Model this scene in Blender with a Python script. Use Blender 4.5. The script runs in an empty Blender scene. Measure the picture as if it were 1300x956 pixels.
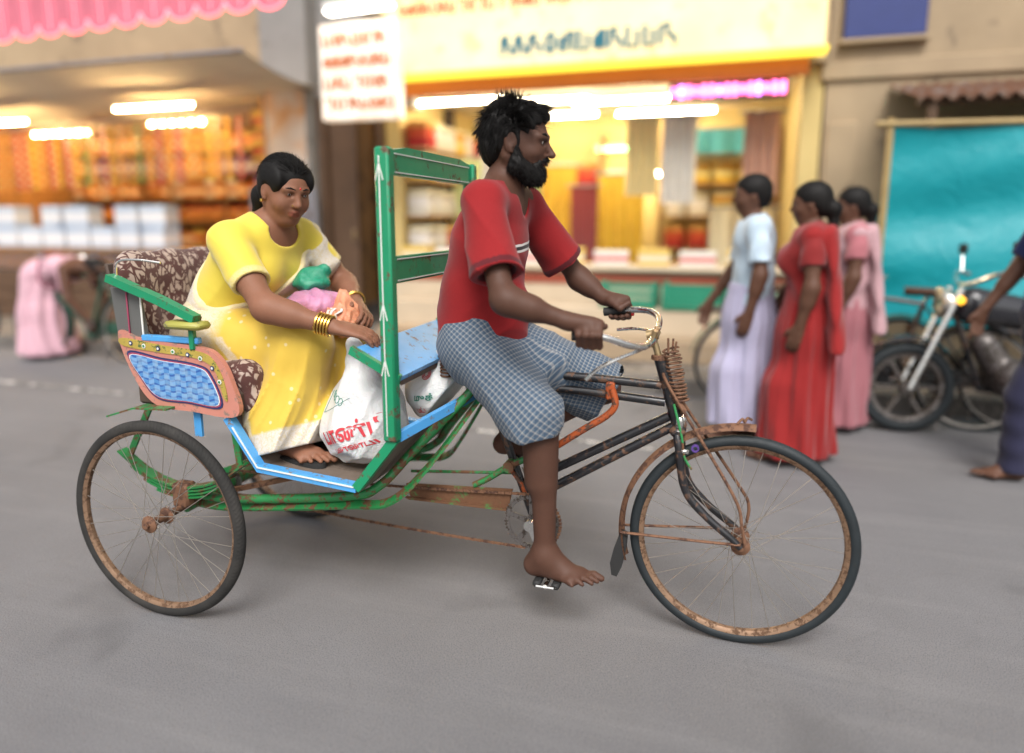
import bpy, math, random
import numpy as np
from mathutils import Vector, Matrix
from mathutils.bvhtree import BVHTree
R = math.radians
random.seed(7); np.random.seed(7)
SC = bpy.context.scene
COL = SC.collection

# ------------------------------------------------------------------ camera
cam = bpy.data.cameras.new('camera'); cam_o = bpy.data.objects.new('camera', cam); COL.objects.link(cam_o)
SC.camera = cam_o
cam.sensor_width = 36.0; cam.lens = 879.2 / 1300 * 36.0
cam.shift_y = -45.0 / 1300
cam.clip_start = 0.05; cam.clip_end = 500
cam_o.location = (-0.0861, -2.2167, 1.3799)
cam_o.rotation_mode = 'XYZ'
cam_o.rotation_euler = (math.pi / 2 - 0.1746, 0.0, 0.3001)
cam.dof.use_dof = True; cam.dof.focus_distance = 2.33; cam.dof.aperture_fstop = 0.52

# ------------------------------------------------------------------ world, sun, exposure (dusk, open sky behind the camera)
SUN_EL, SUN_AZ = 50.0, 163.0          # azimuth clockwise from +Y
W = bpy.data.worlds.new('World'); SC.world = W; W.use_nodes = True
wn, wl = W.node_tree.nodes, W.node_tree.links
wn.clear()
sky = wn.new('ShaderNodeTexSky'); sky.sky_type = 'NISHITA'; sky.sun_disc = False
sky.sun_elevation = R(SUN_EL); sky.sun_rotation = R(SUN_AZ); sky.dust_density = 4.0; sky.air_density = 1.2; sky.ozone_density = 1.0
hs = wn.new('ShaderNodeHueSaturation'); hs.inputs['Saturation'].default_value = 0.22
bg = wn.new('ShaderNodeBackground'); bg.inputs['Strength'].default_value = 0.085
wo = wn.new('ShaderNodeOutputWorld')
wl.new(sky.outputs[0], hs.inputs['Color']); wl.new(hs.outputs[0], bg.inputs[0]); wl.new(bg.outputs[0], wo.inputs[0])
sl = bpy.data.lights.new('sun', 'SUN'); sun = bpy.data.objects.new('sun', sl); COL.objects.link(sun)
sl.energy = 1.4; sl.angle = R(28); sl.color = (1.0, 0.965, 0.925)
_az, _el = R(SUN_AZ), R(SUN_EL)
_d = Vector((math.sin(_az) * math.cos(_el), math.cos(_az) * math.cos(_el), math.sin(_el)))
sun.rotation_euler = _d.to_track_quat('Z', 'Y').to_euler()
SC.view_settings.view_transform = 'Standard'; SC.view_settings.look = 'None'
SC.view_settings.exposure = 1.05; SC.view_settings.gamma = 1.0
try: SC.view_settings.use_curve_mapping = False
except Exception: pass
SC.cycles.use_denoising = True
SC.cycles.max_bounces = 6; SC.cycles.transparent_max_bounces = 8
SC.cycles.sample_clamp_indirect = 6.0
SC.cycles.caustics_reflective = False; SC.cycles.caustics_refractive = False
# ------------------------------------------------------------------ mesh helpers
WL = {}                                   # world location of every object that parents others

def V3(*a): return np.array(a[0] if len(a) == 1 else a, float)
def unit(v): v = np.asarray(v, float); return v / (np.linalg.norm(v) + 1e-12)

def tag(o, label=None, cat=None, group=None, kind=None):
    if label: o['label'] = label
    if cat: o['category'] = cat
    if group: o['group'] = group
    if kind: o['kind'] = kind
    return o

def link(o, parent=None):
    COL.objects.link(o)
    if parent is not None: o.parent = parent
    return o

def thing(name, label, cat, loc=(0, 0, 0), rz=0.0, group=None):
    o = bpy.data.objects.new(name, None); link(o); o.empty_display_size = 0.1
    o.location = loc; o.rotation_euler = (0, 0, rz); WL[o.name] = V3(loc)
    return tag(o, label, cat, group)

def copy_tree(o, parent=None):
    c = o.copy(); COL.objects.link(c)
    if parent is not None: c.parent = parent
    for ch in list(o.children): copy_tree(ch, c)
    return c

def catmull(P, n=6, closed=False):
    P = [V3(p) for p in P]; out = []; N = len(P)
    rng = range(N if closed else N - 1)
    for i in rng:
        if closed: a, b, c, d = P[(i - 1) % N], P[i], P[(i + 1) % N], P[(i + 2) % N]
        else: a, b, c, d = P[max(i - 1, 0)], P[i], P[i + 1], P[min(i + 2, N - 1)]
        for j in range(n):
            t = j / n
            out.append(0.5 * ((2 * b) + (c - a) * t + (2 * a - 5 * b + 4 * c - d) * t * t + (3 * b - a - 3 * c + d) * t ** 3))
    if not closed: out.append(P[-1])
    return out

class MB:
    def __init__(s): s.v, s.f = [], []
    def add(s, verts, faces):
        o = len(s.v); s.v.extend([tuple(map(float, q)) for q in verts]); s.f.extend([tuple(i + o for i in f) for f in faces]); return s
    def box(s, c, size, bev=0.0, rot=None):
        hx, hy, hz = [k / 2 for k in size]; b = min(bev, hx * .9, hy * .9, hz * .9)
        M_ = np.array(rot) if rot is not None else np.eye(3)
        if b <= 0:
            P = [(x * hx, y * hy, z * hz) for x in (-1, 1) for y in (-1, 1) for z in (-1, 1)]
            F = [(0, 1, 3, 2), (4, 6, 7, 5), (0, 4, 5, 1), (2, 3, 7, 6), (0, 2, 6, 4), (1, 5, 7, 3)]
        else:
            P = []; idx = {}
            for x in (-1, 1):
                for y in (-1, 1):
                    for z in (-1, 1):
                        for a in range(3):
                            q = [x * hx, y * hy, z * hz]
                            for j in range(3):
                                if j != a: q[j] -= (x, y, z)[j] * b
                            idx[(x, y, z, a)] = len(P); P.append(q)
            F = []
            for a in range(3):
                u, w = (a + 1) % 3, (a + 2) % 3
                for sg in (-1, 1):
                    f = []
                    for (p, q) in ((-1, -1), (1, -1), (1, 1), (-1, 1)):
                        k = [0, 0, 0]; k[a] = sg; k[u] = p; k[w] = q; f.append(idx[tuple(k) + (a,)])
                    F.append(f if sg > 0 else f[::-1])
            for a in range(3):
                u, w = (a + 1) % 3, (a + 2) % 3
                for p in (-1, 1):
                    for q in (-1, 1):
                        k0 = [0, 0, 0]; k0[a] = -1; k0[u] = p; k0[w] = q; k1 = list(k0); k1[a] = 1
                        f = [idx[tuple(k0) + (u,)], idx[tuple(k1) + (u,)], idx[tuple(k1) + (w,)], idx[tuple(k0) + (w,)]]
                        F.append(f if p * q < 0 else f[::-1])
            for x in (-1, 1):
                for y in (-1, 1):
                    for z in (-1, 1):
                        f = [idx[(x, y, z, a)] for a in range(3)]
                        F.append(f if x * y * z > 0 else f[::-1])
        P = [M_ @ V3(p) + V3(c) for p in P]
        return s.add(P, F)
    def tube(s, pts, r, n=8, closed=False, cap=True, flat=None):
        P = [V3(p) for p in pts]; N = len(P)
        rr = list(r) if hasattr(r, '__len__') else [r] * N
        T = []
        for i in range(N):
            a = P[(i - 1) % N] if (closed or i > 0) else P[0]
            b = P[(i + 1) % N] if (closed or i < N - 1) else P[-1]
            T.append(unit(b - a))
        ref = V3(0, 0, 1) if abs(T[0][2]) < .9 else V3(1, 0, 0)
        x = unit(np.cross(T[0], ref)); vs = []
        for i in range(N):
            x = unit(x - T[i] * (x @ T[i])); y = np.cross(T[i], x)
            for k in range(n):
                a = 2 * math.pi * k / n
                sx, sy = (1, 1) if flat is None else flat
                vs.append(P[i] + rr[i] * (math.cos(a) * x * sx + math.sin(a) * y * sy))
        F = []
        for i in range(N if closed else N - 1):
            j = (i + 1) % N
            for k in range(n):
                l = (k + 1) % n; F.append((i * n + k, i * n + l, j * n + l, j * n + k))
        if cap and not closed:
            F.append(tuple(range(n))[::-1]); F.append(tuple((N - 1) * n + k for k in range(n)))
        return s.add(vs, F)
    def strip(s, pts, w, t, side):                       # flat bar: rectangular section swept along pts; 'side' = width direction
        P = [V3(p) for p in pts]; N = len(P); vs = []
        for i in range(N):
            T = unit(P[min(i + 1, N - 1)] - P[max(i - 1, 0)]); sd = unit(V3(side) - T * (V3(side) @ T)); nn = np.cross(T, sd)
            for a, b in ((-1, -1), (1, -1), (1, 1), (-1, 1)): vs.append(P[i] + sd * a * w / 2 + nn * b * t / 2)
        F = [(i * 4 + k, i * 4 + (k + 1) % 4, i * 4 + 4 + (k + 1) % 4, i * 4 + 4 + k) for i in range(N - 1) for k in range(4)]
        F += [(3, 2, 1, 0), tuple((N - 1) * 4 + k for k in range(4))]
        return s.add(vs, F)
    def lathe(s, prof, n=24, c=(0, 0, 0), axis='Z', closed=False):
        vs = []; N = len(prof)
        for (r, z) in prof:
            for k in range(n):
                a = 2 * math.pi * k / n; p = (r * math.cos(a), r * math.sin(a), z)
                if axis == 'Y': p = (p[0], p[2], p[1])
                if axis == 'X': p = (p[2], p[0], p[1])
                vs.append(V3(p) + V3(c))
        F = []
        for i in range(N if closed else N - 1):
            j = (i + 1) % N
            for k in range(n):
                l = (k + 1) % n; f = (i * n + k, i * n + l, j * n + l, j * n + k); F.append(f if axis == 'Z' or axis == 'X' else f[::-1])
        if not closed:
            F.append(tuple(range(n))[::-1]); F.append(tuple((N - 1) * n + k for k in range(n)))
        return s.add(vs, F)
    def prism(s, poly, y0, y1, axis='Y'):                # polygon in (x,z) extruded along y (or (x,y) along z / (y,z) along x)
        n = len(poly); vs = []
        for y in (y0, y1):
            for (a, b) in poly:
                vs.append({'Y': (a, y, b), 'Z': (a, b, y), 'X': (y, a, b)}[axis])
        F = [tuple(range(n)), tuple(range(n, 2 * n))[::-1]] + [(i, i + n, (i + 1) % n + n, (i + 1) % n) for i in range(n)]
        return s.add(vs, F)
    def grid(s, fn, nu, nv, closed_u=False):
        vs = [fn(i / (nu if closed_u else nu - 1), j / (nv - 1)) for j in range(nv) for i in range(nu)]
        F = [(j * nu + i, j * nu + (i + 1) % nu, (j + 1) * nu + (i + 1) % nu, (j + 1) * nu + i) for j in range(nv - 1) for i in range(nu if closed_u else nu - 1)]
        return s.add(vs, F)
    def mesh(s, name, mat, off=(0, 0, 0), smooth=True):
        me = bpy.data.meshes.new(name); off = V3(off)
        me.from_pydata([(p[0] - off[0], p[1] - off[1], p[2] - off[2]) for p in s.v], [], s.f)
        me.validate(); me.update()
        if mat: me.materials.append(mat)
        if smooth:
            me.polygons.foreach_set('use_smooth', np.ones(len(me.polygons), bool))
            try: me.set_sharp_from_angle(angle=R(38))
            except Exception: pass
        return me
    def build(s, name, mat, parent=None, loc=None, rot=(0, 0, 0), smooth=True):
        """world-coordinate vertices unless loc is given (then they are local to that location under the parent)"""
        if loc is None:
            base = WL.get(parent.name, V3(0, 0, 0)) if parent is not None else V3(0, 0, 0)
            o = bpy.data.objects.new(name, s.mesh(name, mat, base, smooth)); link(o, parent); WL[o.name] = base
        else:
            o = bpy.data.objects.new(name, s.mesh(name, mat, (0, 0, 0), smooth)); link(o, parent); o.location = loc; o.rotation_euler = rot
            WL[o.name] = V3(0, 0, 0) if parent is not None else V3(loc)
        return o

def base_mb(mb, name, mat, base, smooth=True):            # top-level mesh with its origin at base
    o = bpy.data.objects.new(name, mb.mesh(name, mat, base, smooth)); link(o); o.location = base; WL[o.name] = V3(base)
    return o

# ------------------------------------------------------------------ signed-distance modelling (bodies, cloth, sacks)
def smin(a, b, k):
    h = np.maximum(k - np.abs(a - b), 0) / k
    return np.minimum(a, b) - h * h * k * .25

class Vox:
    def __init__(s, lo, hi, h):
        s.lo = np.array(lo, np.float32); s.h = np.float32(h)
        n = np.ceil((np.array(hi) - np.array(lo)) / h).astype(int) + 1
        s.n = n; s.ax = [s.lo[i] + s.h * np.arange(n[i], dtype=np.float32) for i in range(3)]
        s.D = np.full(n, .25, np.float32)
    def new(s):
        o = Vox.__new__(Vox); o.lo, o.h, o.n, o.ax = s.lo, s.h, s.n, s.ax; o.D = np.full(s.n, .25, np.float32); return o
    def sub(s, lo, hi):
        i0 = np.clip(np.floor((np.array(lo) - s.lo) / s.h).astype(int), 0, s.n - 1)
        i1 = np.clip(np.ceil((np.array(hi) - s.lo) / s.h).astype(int) + 1, 1, s.n)
        sl = tuple(slice(a, b) for a, b in zip(i0, i1))
        return sl, s.ax[0][sl[0]][:, None, None], s.ax[1][sl[1]][None, :, None], s.ax[2][sl[2]][None, None, :]
    def put(s, sl, d, k, op):
        if d.size == 0: return
        if op == 'u': s.D[sl] = smin(s.D[sl], d, k)
        else: s.D[sl] = -smin(-s.D[sl], d, k)
    def cap(s, a, b, ra, rb=None, k=.02, sq=None, op='u'):
        a, b = V3(a), V3(b); rb = ra if rb is None else rb; m = max(ra, rb) + k + 4 * s.h
        sl, X, Y, Z = s.sub(np.minimum(a, b) - m, np.maximum(a, b) + m)
        ab = (b - a).astype(np.float32); L2 = float(ab @ ab) + 1e-9
        qx, qy, qz = X - np.float32(a[0]), Y - np.float32(a[1]), Z - np.float32(a[2])
        t = np.clip((qx * ab[0] + qy * ab[1] + qz * ab[2]) / np.float32(L2), 0, 1)
        qx = qx - t * ab[0]; qy = qy - t * ab[1]; qz = qz - t * ab[2]
        d2 = qx * qx + qy * qy + qz * qz
        if sq is not None:
            w = unit(sq[0]).astype(np.float32); qw = qx * w[0] + qy * w[1] + qz * w[2]
            d2 = d2 + qw * qw * np.float32(1 / sq[1] ** 2 - 1)
        d = np.sqrt(np.maximum(d2, 0)) - (np.float32(ra) + t * np.float32(rb - ra))
        if sq is not None: d = d * np.float32(min(1, .5 + .5 * sq[1]))
        s.put(sl, d, k, op); return s
    def ell(s, c, r, Rm=None, k=.02, op='u'):
        c, r = V3(c), V3(r); m = max(r) + k + 4 * s.h
        sl, X, Y, Z = s.sub(c - m, c + m)
        X, Y, Z = X - np.float32(c[0]), Y - np.float32(c[1]), Z - np.float32(c[2])
        A = np.eye(3) if Rm is None else np.array(Rm).T
        l = [np.float32(A[i, 0]) * X + np.float32(A[i, 1]) * Y + np.float32(A[i, 2]) * Z for i in range(3)]
        k0 = np.sqrt(sum((l[i] / np.float32(r[i])) ** 2 for i in range(3))); k1 = np.sqrt(sum((l[i] / np.float32(r[i] ** 2)) ** 2 for i in range(3))) + 1e-6
        s.put(sl, k0 * (k0 - 1) / k1, k, op); return s
    def cut(s, p, n, k=.004):                              # keep the side the normal points away from
        n = unit(n); p = V3(p)
        d = s.ax[0][:, None, None] * np.float32(n[0]) + s.ax[1][None, :, None] * np.float32(n[1]) + s.ax[2][None, None, :] * np.float32(n[2]) - np.float32(n @ p)
        s.D = -smin(-s.D, -d, k); return s
    def merge(s, o, k=.02): s.D = smin(s.D, o.D, k); return s
    def disp(s, fn):
        s.D = s.D + fn(s.ax[0][:, None, None], s.ax[1][None, :, None], s.ax[2][None, None, :]).astype(np.float32); return s
    def nets(s):
        D = s.D; S = D < 0
        c8 = [(i, j, k) for i in (0, 1) for j in (0, 1) for k in (0, 1)]
        def view(A, c): return A[c[0]:A.shape[0] - 1 + c[0], c[1]:A.shape[1] - 1 + c[1], c[2]:A.shape[2] - 1 + c[2]]
        an = view(S, c8[0]).copy(); al = an.copy()
        for c in c8[1:]: w = view(S, c); an |= w; al &= w
        act = an & ~al; I = np.argwhere(act)
        val = {c: D[I[:, 0] + c[0], I[:, 1] + c[1], I[:, 2] + c[2]] for c in c8}
        acc = np.zeros((len(I), 3)); cnt = np.zeros(len(I))
        for c in c8:
            for a in range(3):
                if c[a]: continue
                e = list(c); e[a] = 1; e = tuple(e); d0, d1 = val[c], val[e]; m = (d0 < 0) != (d1 < 0)
                t = np.where(m, d0 / np.where(m, d0 - d1, 1), 0)
                for q in range(3): acc[:, q] += np.where(m, c[q] + (t if q == a else 0), 0)
                cnt += m
        Vt = (I + acc / cnt[:, None]) * float(s.h) + s.lo
        idx = np.full(act.shape, -1, np.int32); idx[act] = np.arange(len(I))
        Fs = []
        for a in range(3):
            u, w = (a + 1) % 3, (a + 2) % 3
            A = np.moveaxis(S, (a, u, w), (0, 1, 2)); J = np.moveaxis(idx, (a, u, w), (0, 1, 2))
            m = A[:-1, 1:-1, 1:-1] != A[1:, 1:-1, 1:-1]; K = np.argwhere(m)
            ins = A[:-1, 1:-1, 1:-1][m]; i, j, k = K[:, 0], K[:, 1], K[:, 2]
            q = np.stack([J[i, j, k], J[i, j + 1, k], J[i, j + 1, k + 1], J[i, j, k + 1]], 1)
            q[~ins] = q[~ins][:, ::-1]; Fs.append(q)
        return Vt, np.concatenate(Fs)

def relax(Vt, F, it=1, lam=.5):
    n = len(Vt)
    for _ in range(it):
        acc = np.zeros_like(Vt); cnt = np.zeros(n)
        for k in range(4):
            a, b = F[:, k], F[:, (k + 1) % 4]
            for q in range(3): acc[:, q] += np.bincount(a, Vt[b, q], n) + np.bincount(b, Vt[a, q], n)
            cnt += np.bincount(a, minlength=n) + np.bincount(b, minlength=n)
        Vt = Vt * (1 - lam) + lam * acc / np.maximum(cnt, 1)[:, None]
    return Vt

def np_mesh(name, Vt, F, mat, off=(0, 0, 0), attrs=None):
    me = bpy.data.meshes.new(name); nv, nf = len(Vt), len(F); k = F.shape[1]
    me.vertices.add(nv); me.vertices.foreach_set('co', (Vt - V3(off)).astype(np.float32).ravel())
    me.loops.add(nf * k); me.loops.foreach_set('vertex_index', F.astype(np.int32).ravel())
    me.polygons.add(nf); me.polygons.foreach_set('loop_start', np.arange(0, nf * k, k, dtype=np.int32))
    me.polygons.foreach_set('use_smooth', np.ones(nf, bool)); me.update(calc_edges=True)
    if mat: me.materials.append(mat)
    for an, dat in (attrs or {}).items():
        dat = np.asarray(dat, np.float32)
        at = me.attributes.new(an, 'FLOAT' if dat.ndim == 1 else 'FLOAT_VECTOR', 'POINT')
        at.data.foreach_set('value' if dat.ndim == 1 else 'vector', dat.ravel())
    return me

def vox_obj(name, vx, mat, parent=None, base=None, attrs=None, it=1, lam=.4, disp=None):
    Vt, F = vx.nets(); Vt = relax(Vt, F, it, lam) if it else Vt
    if disp is not None: Vt = disp(Vt)
    at = {k: fn(Vt) for k, fn in (attrs or {}).items()}
    off = V3(base) if base is not None else WL.get(parent.name, V3(0, 0, 0)) if parent is not None else V3(0, 0, 0)
    o = bpy.data.objects.new(name, np_mesh(name, Vt, F, mat, off, at)); link(o, parent)
    if parent is None: o.location = off
    WL[o.name] = off
    o_data[o.name] = (Vt, F)
    return o
o_data = {}

# ------------------------------------------------------------------ materials (all procedural)
MATS = {}
class NT:
    def __init__(s, name):
        s.m = bpy.data.materials.new(name); s.m.use_nodes = True; s.n = s.m.node_tree.nodes; s.l = s.m.node_tree.links
        s.b = s.n['Principled BSDF']; s.out = s.n['Material Output']
        s._tc = None
    def node(s, t, **kw):
        x = s.n.new('ShaderNode' + t)
        for k, v in kw.items(): setattr(x, k, v)
        return x
    def co(s, out='Object'):
        if s._tc is None: s._tc = s.node('TexCoord')
        return s._tc.outputs[out]
    def attr(s, name):
        a = s.node('Attribute'); a.attribute_name = name; return a
    def set(s, sock, v):
        if hasattr(v, 'is_linked') or isinstance(v, bpy.types.NodeSocket): s.l.new(v, sock)
        else:
            if sock.type == 'RGBA' and len(v) == 3: v = (*v, 1)
            sock.default_value = v
    def noise(s, sc=5, det=4, rough=.55, vec=None, dist=0):
        x = s.node('TexNoise'); x.inputs['Scale'].default_value = sc; x.inputs['Detail'].default_value = det; x.inputs['Roughness'].default_value = rough
        x.inputs['Distortion'].default_value = dist
        s.l.new(vec if vec is not None else s.co(), x.inputs['Vector']); return x.outputs['Fac']
    def ramp(s, fac, stops, interp='LINEAR'):
        x = s.node('ValToRGB'); x.color_ramp.interpolation = interp; e = x.color_ramp.elements
        while len(e) > 1: e.remove(e[-1])
        for i, (p, c) in enumerate(stops):
            q = e[0] if i == 0 else e.new(p)
            q.position = p; q.color = (c, c, c, 1) if not hasattr(c, '__len__') else (*c[:3], 1)
        s.l.new(fac, x.inputs[0]); return x.outputs[0]
    def mix(s, f, a, b, mode='MIX'):
        x = s.node('Mix', data_type='RGBA', blend_type=mode); s.set(x.inputs[0], f); s.set(x.inputs[6], a); s.set(x.inputs[7], b); return x.outputs[2]
    def math(s, op, a, b=None, c=None):
        x = s.node('Math', operation=op); s.set(x.inputs[0], a)
        if b is not None: s.set(x.inputs[1], b)
        if c is not None: s.set(x.inputs[2], c)
        return x.outputs[0]
    def sep(s, v):
        x = s.node('SeparateXYZ'); s.l.new(v, x.inputs[0]); return x.outputs
    def bump(s, h, strength=.3, dist=.002):
        x = s.node('Bump'); x.inputs['Strength'].default_value = strength; x.inputs['Distance'].default_value = dist; s.l.new(h, x.inputs['Height'])
        if s.b.inputs['Normal'].is_linked: s.l.new(s.b.inputs['Normal'].links[0].from_socket, x.inputs['Normal'])
        s.l.new(x.outputs[0], s.b.inputs['Normal'])
    def crease(s, sc=8, strength=.5, dist=.01, stretch=(1, 1, 1), turn=(0, 0, 0)):      # soft ridged cloth creases
        mp = s.node('Mapping'); s.l.new(s.co(), mp.inputs[0]); mp.inputs['Scale'].default_value = stretch; mp.inputs['Rotation'].default_value = turn
        x = s.node('TexNoise'); x.noise_type = 'RIDGED_MULTIFRACTAL'; x.inputs['Scale'].default_value = sc; x.inputs['Detail'].default_value = 2.2; x.inputs['Roughness'].default_value = .4; x.inputs['Distortion'].default_value = .35
        s.l.new(mp.outputs[0], x.inputs['Vector']); s.bump(x.outputs['Fac'], strength, dist)
    def base(s, col, rough=.5, metal=0, spec=.5):
        s.set(s.b.inputs['Base Color'], col); s.set(s.b.inputs['Roughness'], rough); s.set(s.b.inputs['Metallic'], metal); s.set(s.b.inputs['Specular IOR Level'], spec)

def mat(name, col=(.5, .5, .5), rough=.5, metal=0.0, var=.18, vs=7.0, bump=0.0, bs=90.0, wear=None, coat=0.0, sheen=0.0, emit=0.0, sss=0.0, spec=.5, alpha=1.0, trans=0.0):
    if name in MATS: return MATS[name]
    t = NT(name); c = tuple(col)
    f = t.noise(vs, 5)
    lo = tuple(max(0, k * (1 - var)) for k in c); hi = tuple(min(1, k * (1 + var)) for k in c)
    cc = t.mix(f, lo, hi); rg = t.math('MULTIPLY_ADD', t.noise(vs * 3.1, 4), .25, max(.02, rough - .12))
    mt = metal
    if wear:
        wc, amt, ws = wear
        wm = t.ramp(t.noise(ws, 8, .68, dist=.3), [(max(0, .62 - amt * .3), 0.0), (.68 - amt * .28, 1.0)])
        cc = t.mix(wm, cc, t.mix(t.noise(ws * 4, 3), tuple(k * .6 for k in wc), wc))
        rg = t.mix(wm, rg, (.85, .85, .85))
        if metal: mt = t.math('MULTIPLY', t.math('SUBTRACT', 1.0, wm), metal)
        t.bump(t.math('SUBTRACT', 1.0, wm), .35, .0006)
    t.base(cc, rg, mt, spec)
    if bump: t.bump(t.noise(bs, 5), bump, .002)
    if coat: t.b.inputs['Coat Weight'].default_value = coat; t.b.inputs['Coat Roughness'].default_value = .15
    if sheen: t.b.inputs['Sheen Weight'].default_value = sheen
    if emit: t.set(t.b.inputs['Emission Color'], cc); t.b.inputs['Emission Strength'].default_value = emit
    if sss:
        t.b.inputs['Subsurface Weight'].default_value = sss; t.b.inputs['Subsurface Radius'].default_value = (1, .35, .2); t.b.inputs['Subsurface Scale'].default_value = .006
    if trans: t.b.inputs['Transmission Weight'].default_value = trans
    if alpha < 1: t.b.inputs['Alpha'].default_value = alpha
    MATS[name] = t.m; return t.m

def rot(yaw=0, pitch=0, roll=0):                          # columns: forward, left, up
    cy, sy, cp, sp, cr, sr = math.cos(yaw), math.sin(yaw), math.cos(pitch), math.sin(pitch), math.cos(roll), math.sin(roll)
    Rz = np.array([[cy, -sy, 0], [sy, cy, 0], [0, 0, 1]]); Ry = np.array([[cp, 0, sp], [0, 1, 0], [-sp, 0, cp]]); Rx = np.array([[1, 0, 0], [0, cr, -sr], [0, sr, cr]])
    return Rz @ Ry @ Rx

# ------------------------------------------------------------------ shared materials
RUST = (.17, .075, .035)
m_green = mat('green_paint', (.008, .235, .105), .38, var=.25, wear=((.13, .075, .04), .16, 22), coat=.25, bump=.12, bs=60)
m_greenm = mat('green_metal_paint', (.02, .20, .055), .42, var=.3, wear=(RUST, .42, 26), coat=.15)
m_blue = mat('blue_paint', (.075, .33, .68), .42, var=.15, wear=((.22, .2, .18), .14, 30), coat=.2)
m_black = mat('black_frame_paint', (.012, .012, .014), .3, var=.4, wear=((.14, .07, .04), .28, 30), coat=.4)
m_rust = mat('rusty_steel', (.21, .105, .06), .72, metal=.35, var=.4, vs=25, wear=((.09, .04, .025), .4, 40), bump=.3, bs=120)
m_rim = mat('rusty_rim', (.26, .16, .10), .5, metal=.5, var=.35, vs=30, wear=((.12, .06, .03), .4, 50))
m_tyre = mat('tyre_rubber', (.012, .017, .02), .62, var=.35, vs=20, bump=.35, bs=260)
m_tyreg = mat('dusty_tyre_rubber', (.022, .021, .021), .82, var=.4, vs=18, bump=.4, bs=220)
m_chrome = mat('worn_chrome', (.72, .71, .68), .2, metal=1.0, var=.1, wear=((.3, .22, .14), .15, 50))
m_brass = mat('tarnished_brass', (.45, .33, .18), .42, metal=.85, var=.3)
m_steel = mat('greasy_steel', (.22, .2, .19), .42, metal=.9, var=.35, wear=((.05, .035, .025), .45, 45))
m_spoke = mat('spoke_steel', (.42, .38, .34), .45, metal=.8, var=.3)
m_orange = mat('orange_paint', (.42, .085, .02), .5, var=.3, wear=((.12, .06, .04), .35, 35))
m_leather = mat('saddle_leather', (.07, .032, .018), .55, var=.35, bump=.3, bs=70)
m_wood = mat('weathered_plank', (.15, .115, .09), .8, var=.45, vs=14, bump=.5, bs=45)
m_dkwood = mat('dark_board', (.065, .042, .03), .75, var=.4, bump=.4, bs=40)
m_salmon = mat('salmon_painted_panel', (.50, .20, .15), .55, var=.2, wear=((.3, .2, .16), .2, 24))
m_magenta = mat('magenta_painted_line', (.32, .05, .10), .55, var=.2)
m_navy = mat('navy_painted_line', (.02, .03, .11), .5, var=.25)
m_ylband = mat('yellow_painted_band', (.42, .31, .06), .55, var=.3, vs=30, wear=((.10, .15, .04), .3, 60))
m_whitep = mat('white_paint_line', (.72, .72, .68), .5, var=.1)
m_greyp = mat('grey_vinyl', (.11, .11, .105), .6, var=.2, bump=.2)
m_pad = mat('yellow_green_pad', (.35, .33, .07), .5, var=.25, wear=((.2, .18, .1), .2, 30))
m_rubber = mat('black_rubber', (.02, .02, .02), .7, var=.3, bump=.2)
m_redlens = mat('red_reflector', (.6, .02, .015), .25, var=.1, coat=.5)
m_purple = mat('purple_plastic', (.10, .05, .25), .4, var=.2)

def brocade(name, lo, hi, sc=38):                       # leafy two-tone upholstery
    t = NT(name); v = t.node('TexVoronoi', feature='DISTANCE_TO_EDGE'); v.inputs['Scale'].default_value = sc
    mp = t.node('Mapping'); t.l.new(t.co(), mp.inputs[0]); mp.inputs['Scale'].default_value = (1, 1, .55)
    n = t.node('TexNoise'); n.inputs['Scale'].default_value = 14
    t.l.new(mp.outputs[0], n.inputs[0]); mv = t.node('VectorMath', operation='MULTIPLY_ADD'); t.l.new(n.outputs['Color'], mv.inputs[0]); mv.inputs[1].default_value = (.06, .06, .06); t.l.new(mp.outputs[0], mv.inputs[2])
    t.l.new(mv.outputs[0], v.inputs['Vector'])
    leaf = t.ramp(v.outputs['Distance'], [(.06, 0.0), (.13, 1.0)])
    w = t.ramp(t.noise(sc * .8, 2), [(.45, 0.0), (.52, 1.0)])
    c = t.mix(t.math('MULTIPLY', leaf, w), lo, hi)
    t.base(t.mix(t.noise(160, 2), c, t.mix(.5, c, (0, 0, 0)), 'MIX') if False else c, .85, 0, .2)
    t.bump(t.noise(400, 2), .4, .001); t.bump(leaf, .3, .001)
    t.b.inputs['Sheen Weight'].default_value = .2
    return t.m
m_brocade = brocade('maroon_brocade', (.085, .035, .03), (.40, .31, .26))


t = NT('treaded_tyre_rubber'); tx, ty, tz = t.sep(t.co()); an_ = t.math('ARCTAN2', tz, tx)
ch = t.math('SINE', t.math('ADD', t.math('MULTIPLY', an_, 150.0), t.math('MULTIPLY', t.math('ABSOLUTE', ty), 420.0)))
rad = t.math('SQRT', t.math('ADD', t.math('MULTIPLY', tx, tx), t.math('MULTIPLY', tz, tz))); msk = t.math('GREATER_THAN', rad, .338)
hgt = t.math('MULTIPLY', t.ramp(ch, [(.35, 0), (.6, 1)]), msk)
cc = t.mix(t.noise(18, 4), (.016, .0155, .015), (.034, .032, .030)); cc = t.mix(t.ramp(t.noise(6, 5), [(.45, 0), (.7, .5)]), cc, (.075, .068, .06)); t.base(cc, .82, 0, .3); t.bump(hgt, .9, .003); t.bump(t.noise(200, 3), .25, .001)
m_tyreg = t.m
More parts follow.
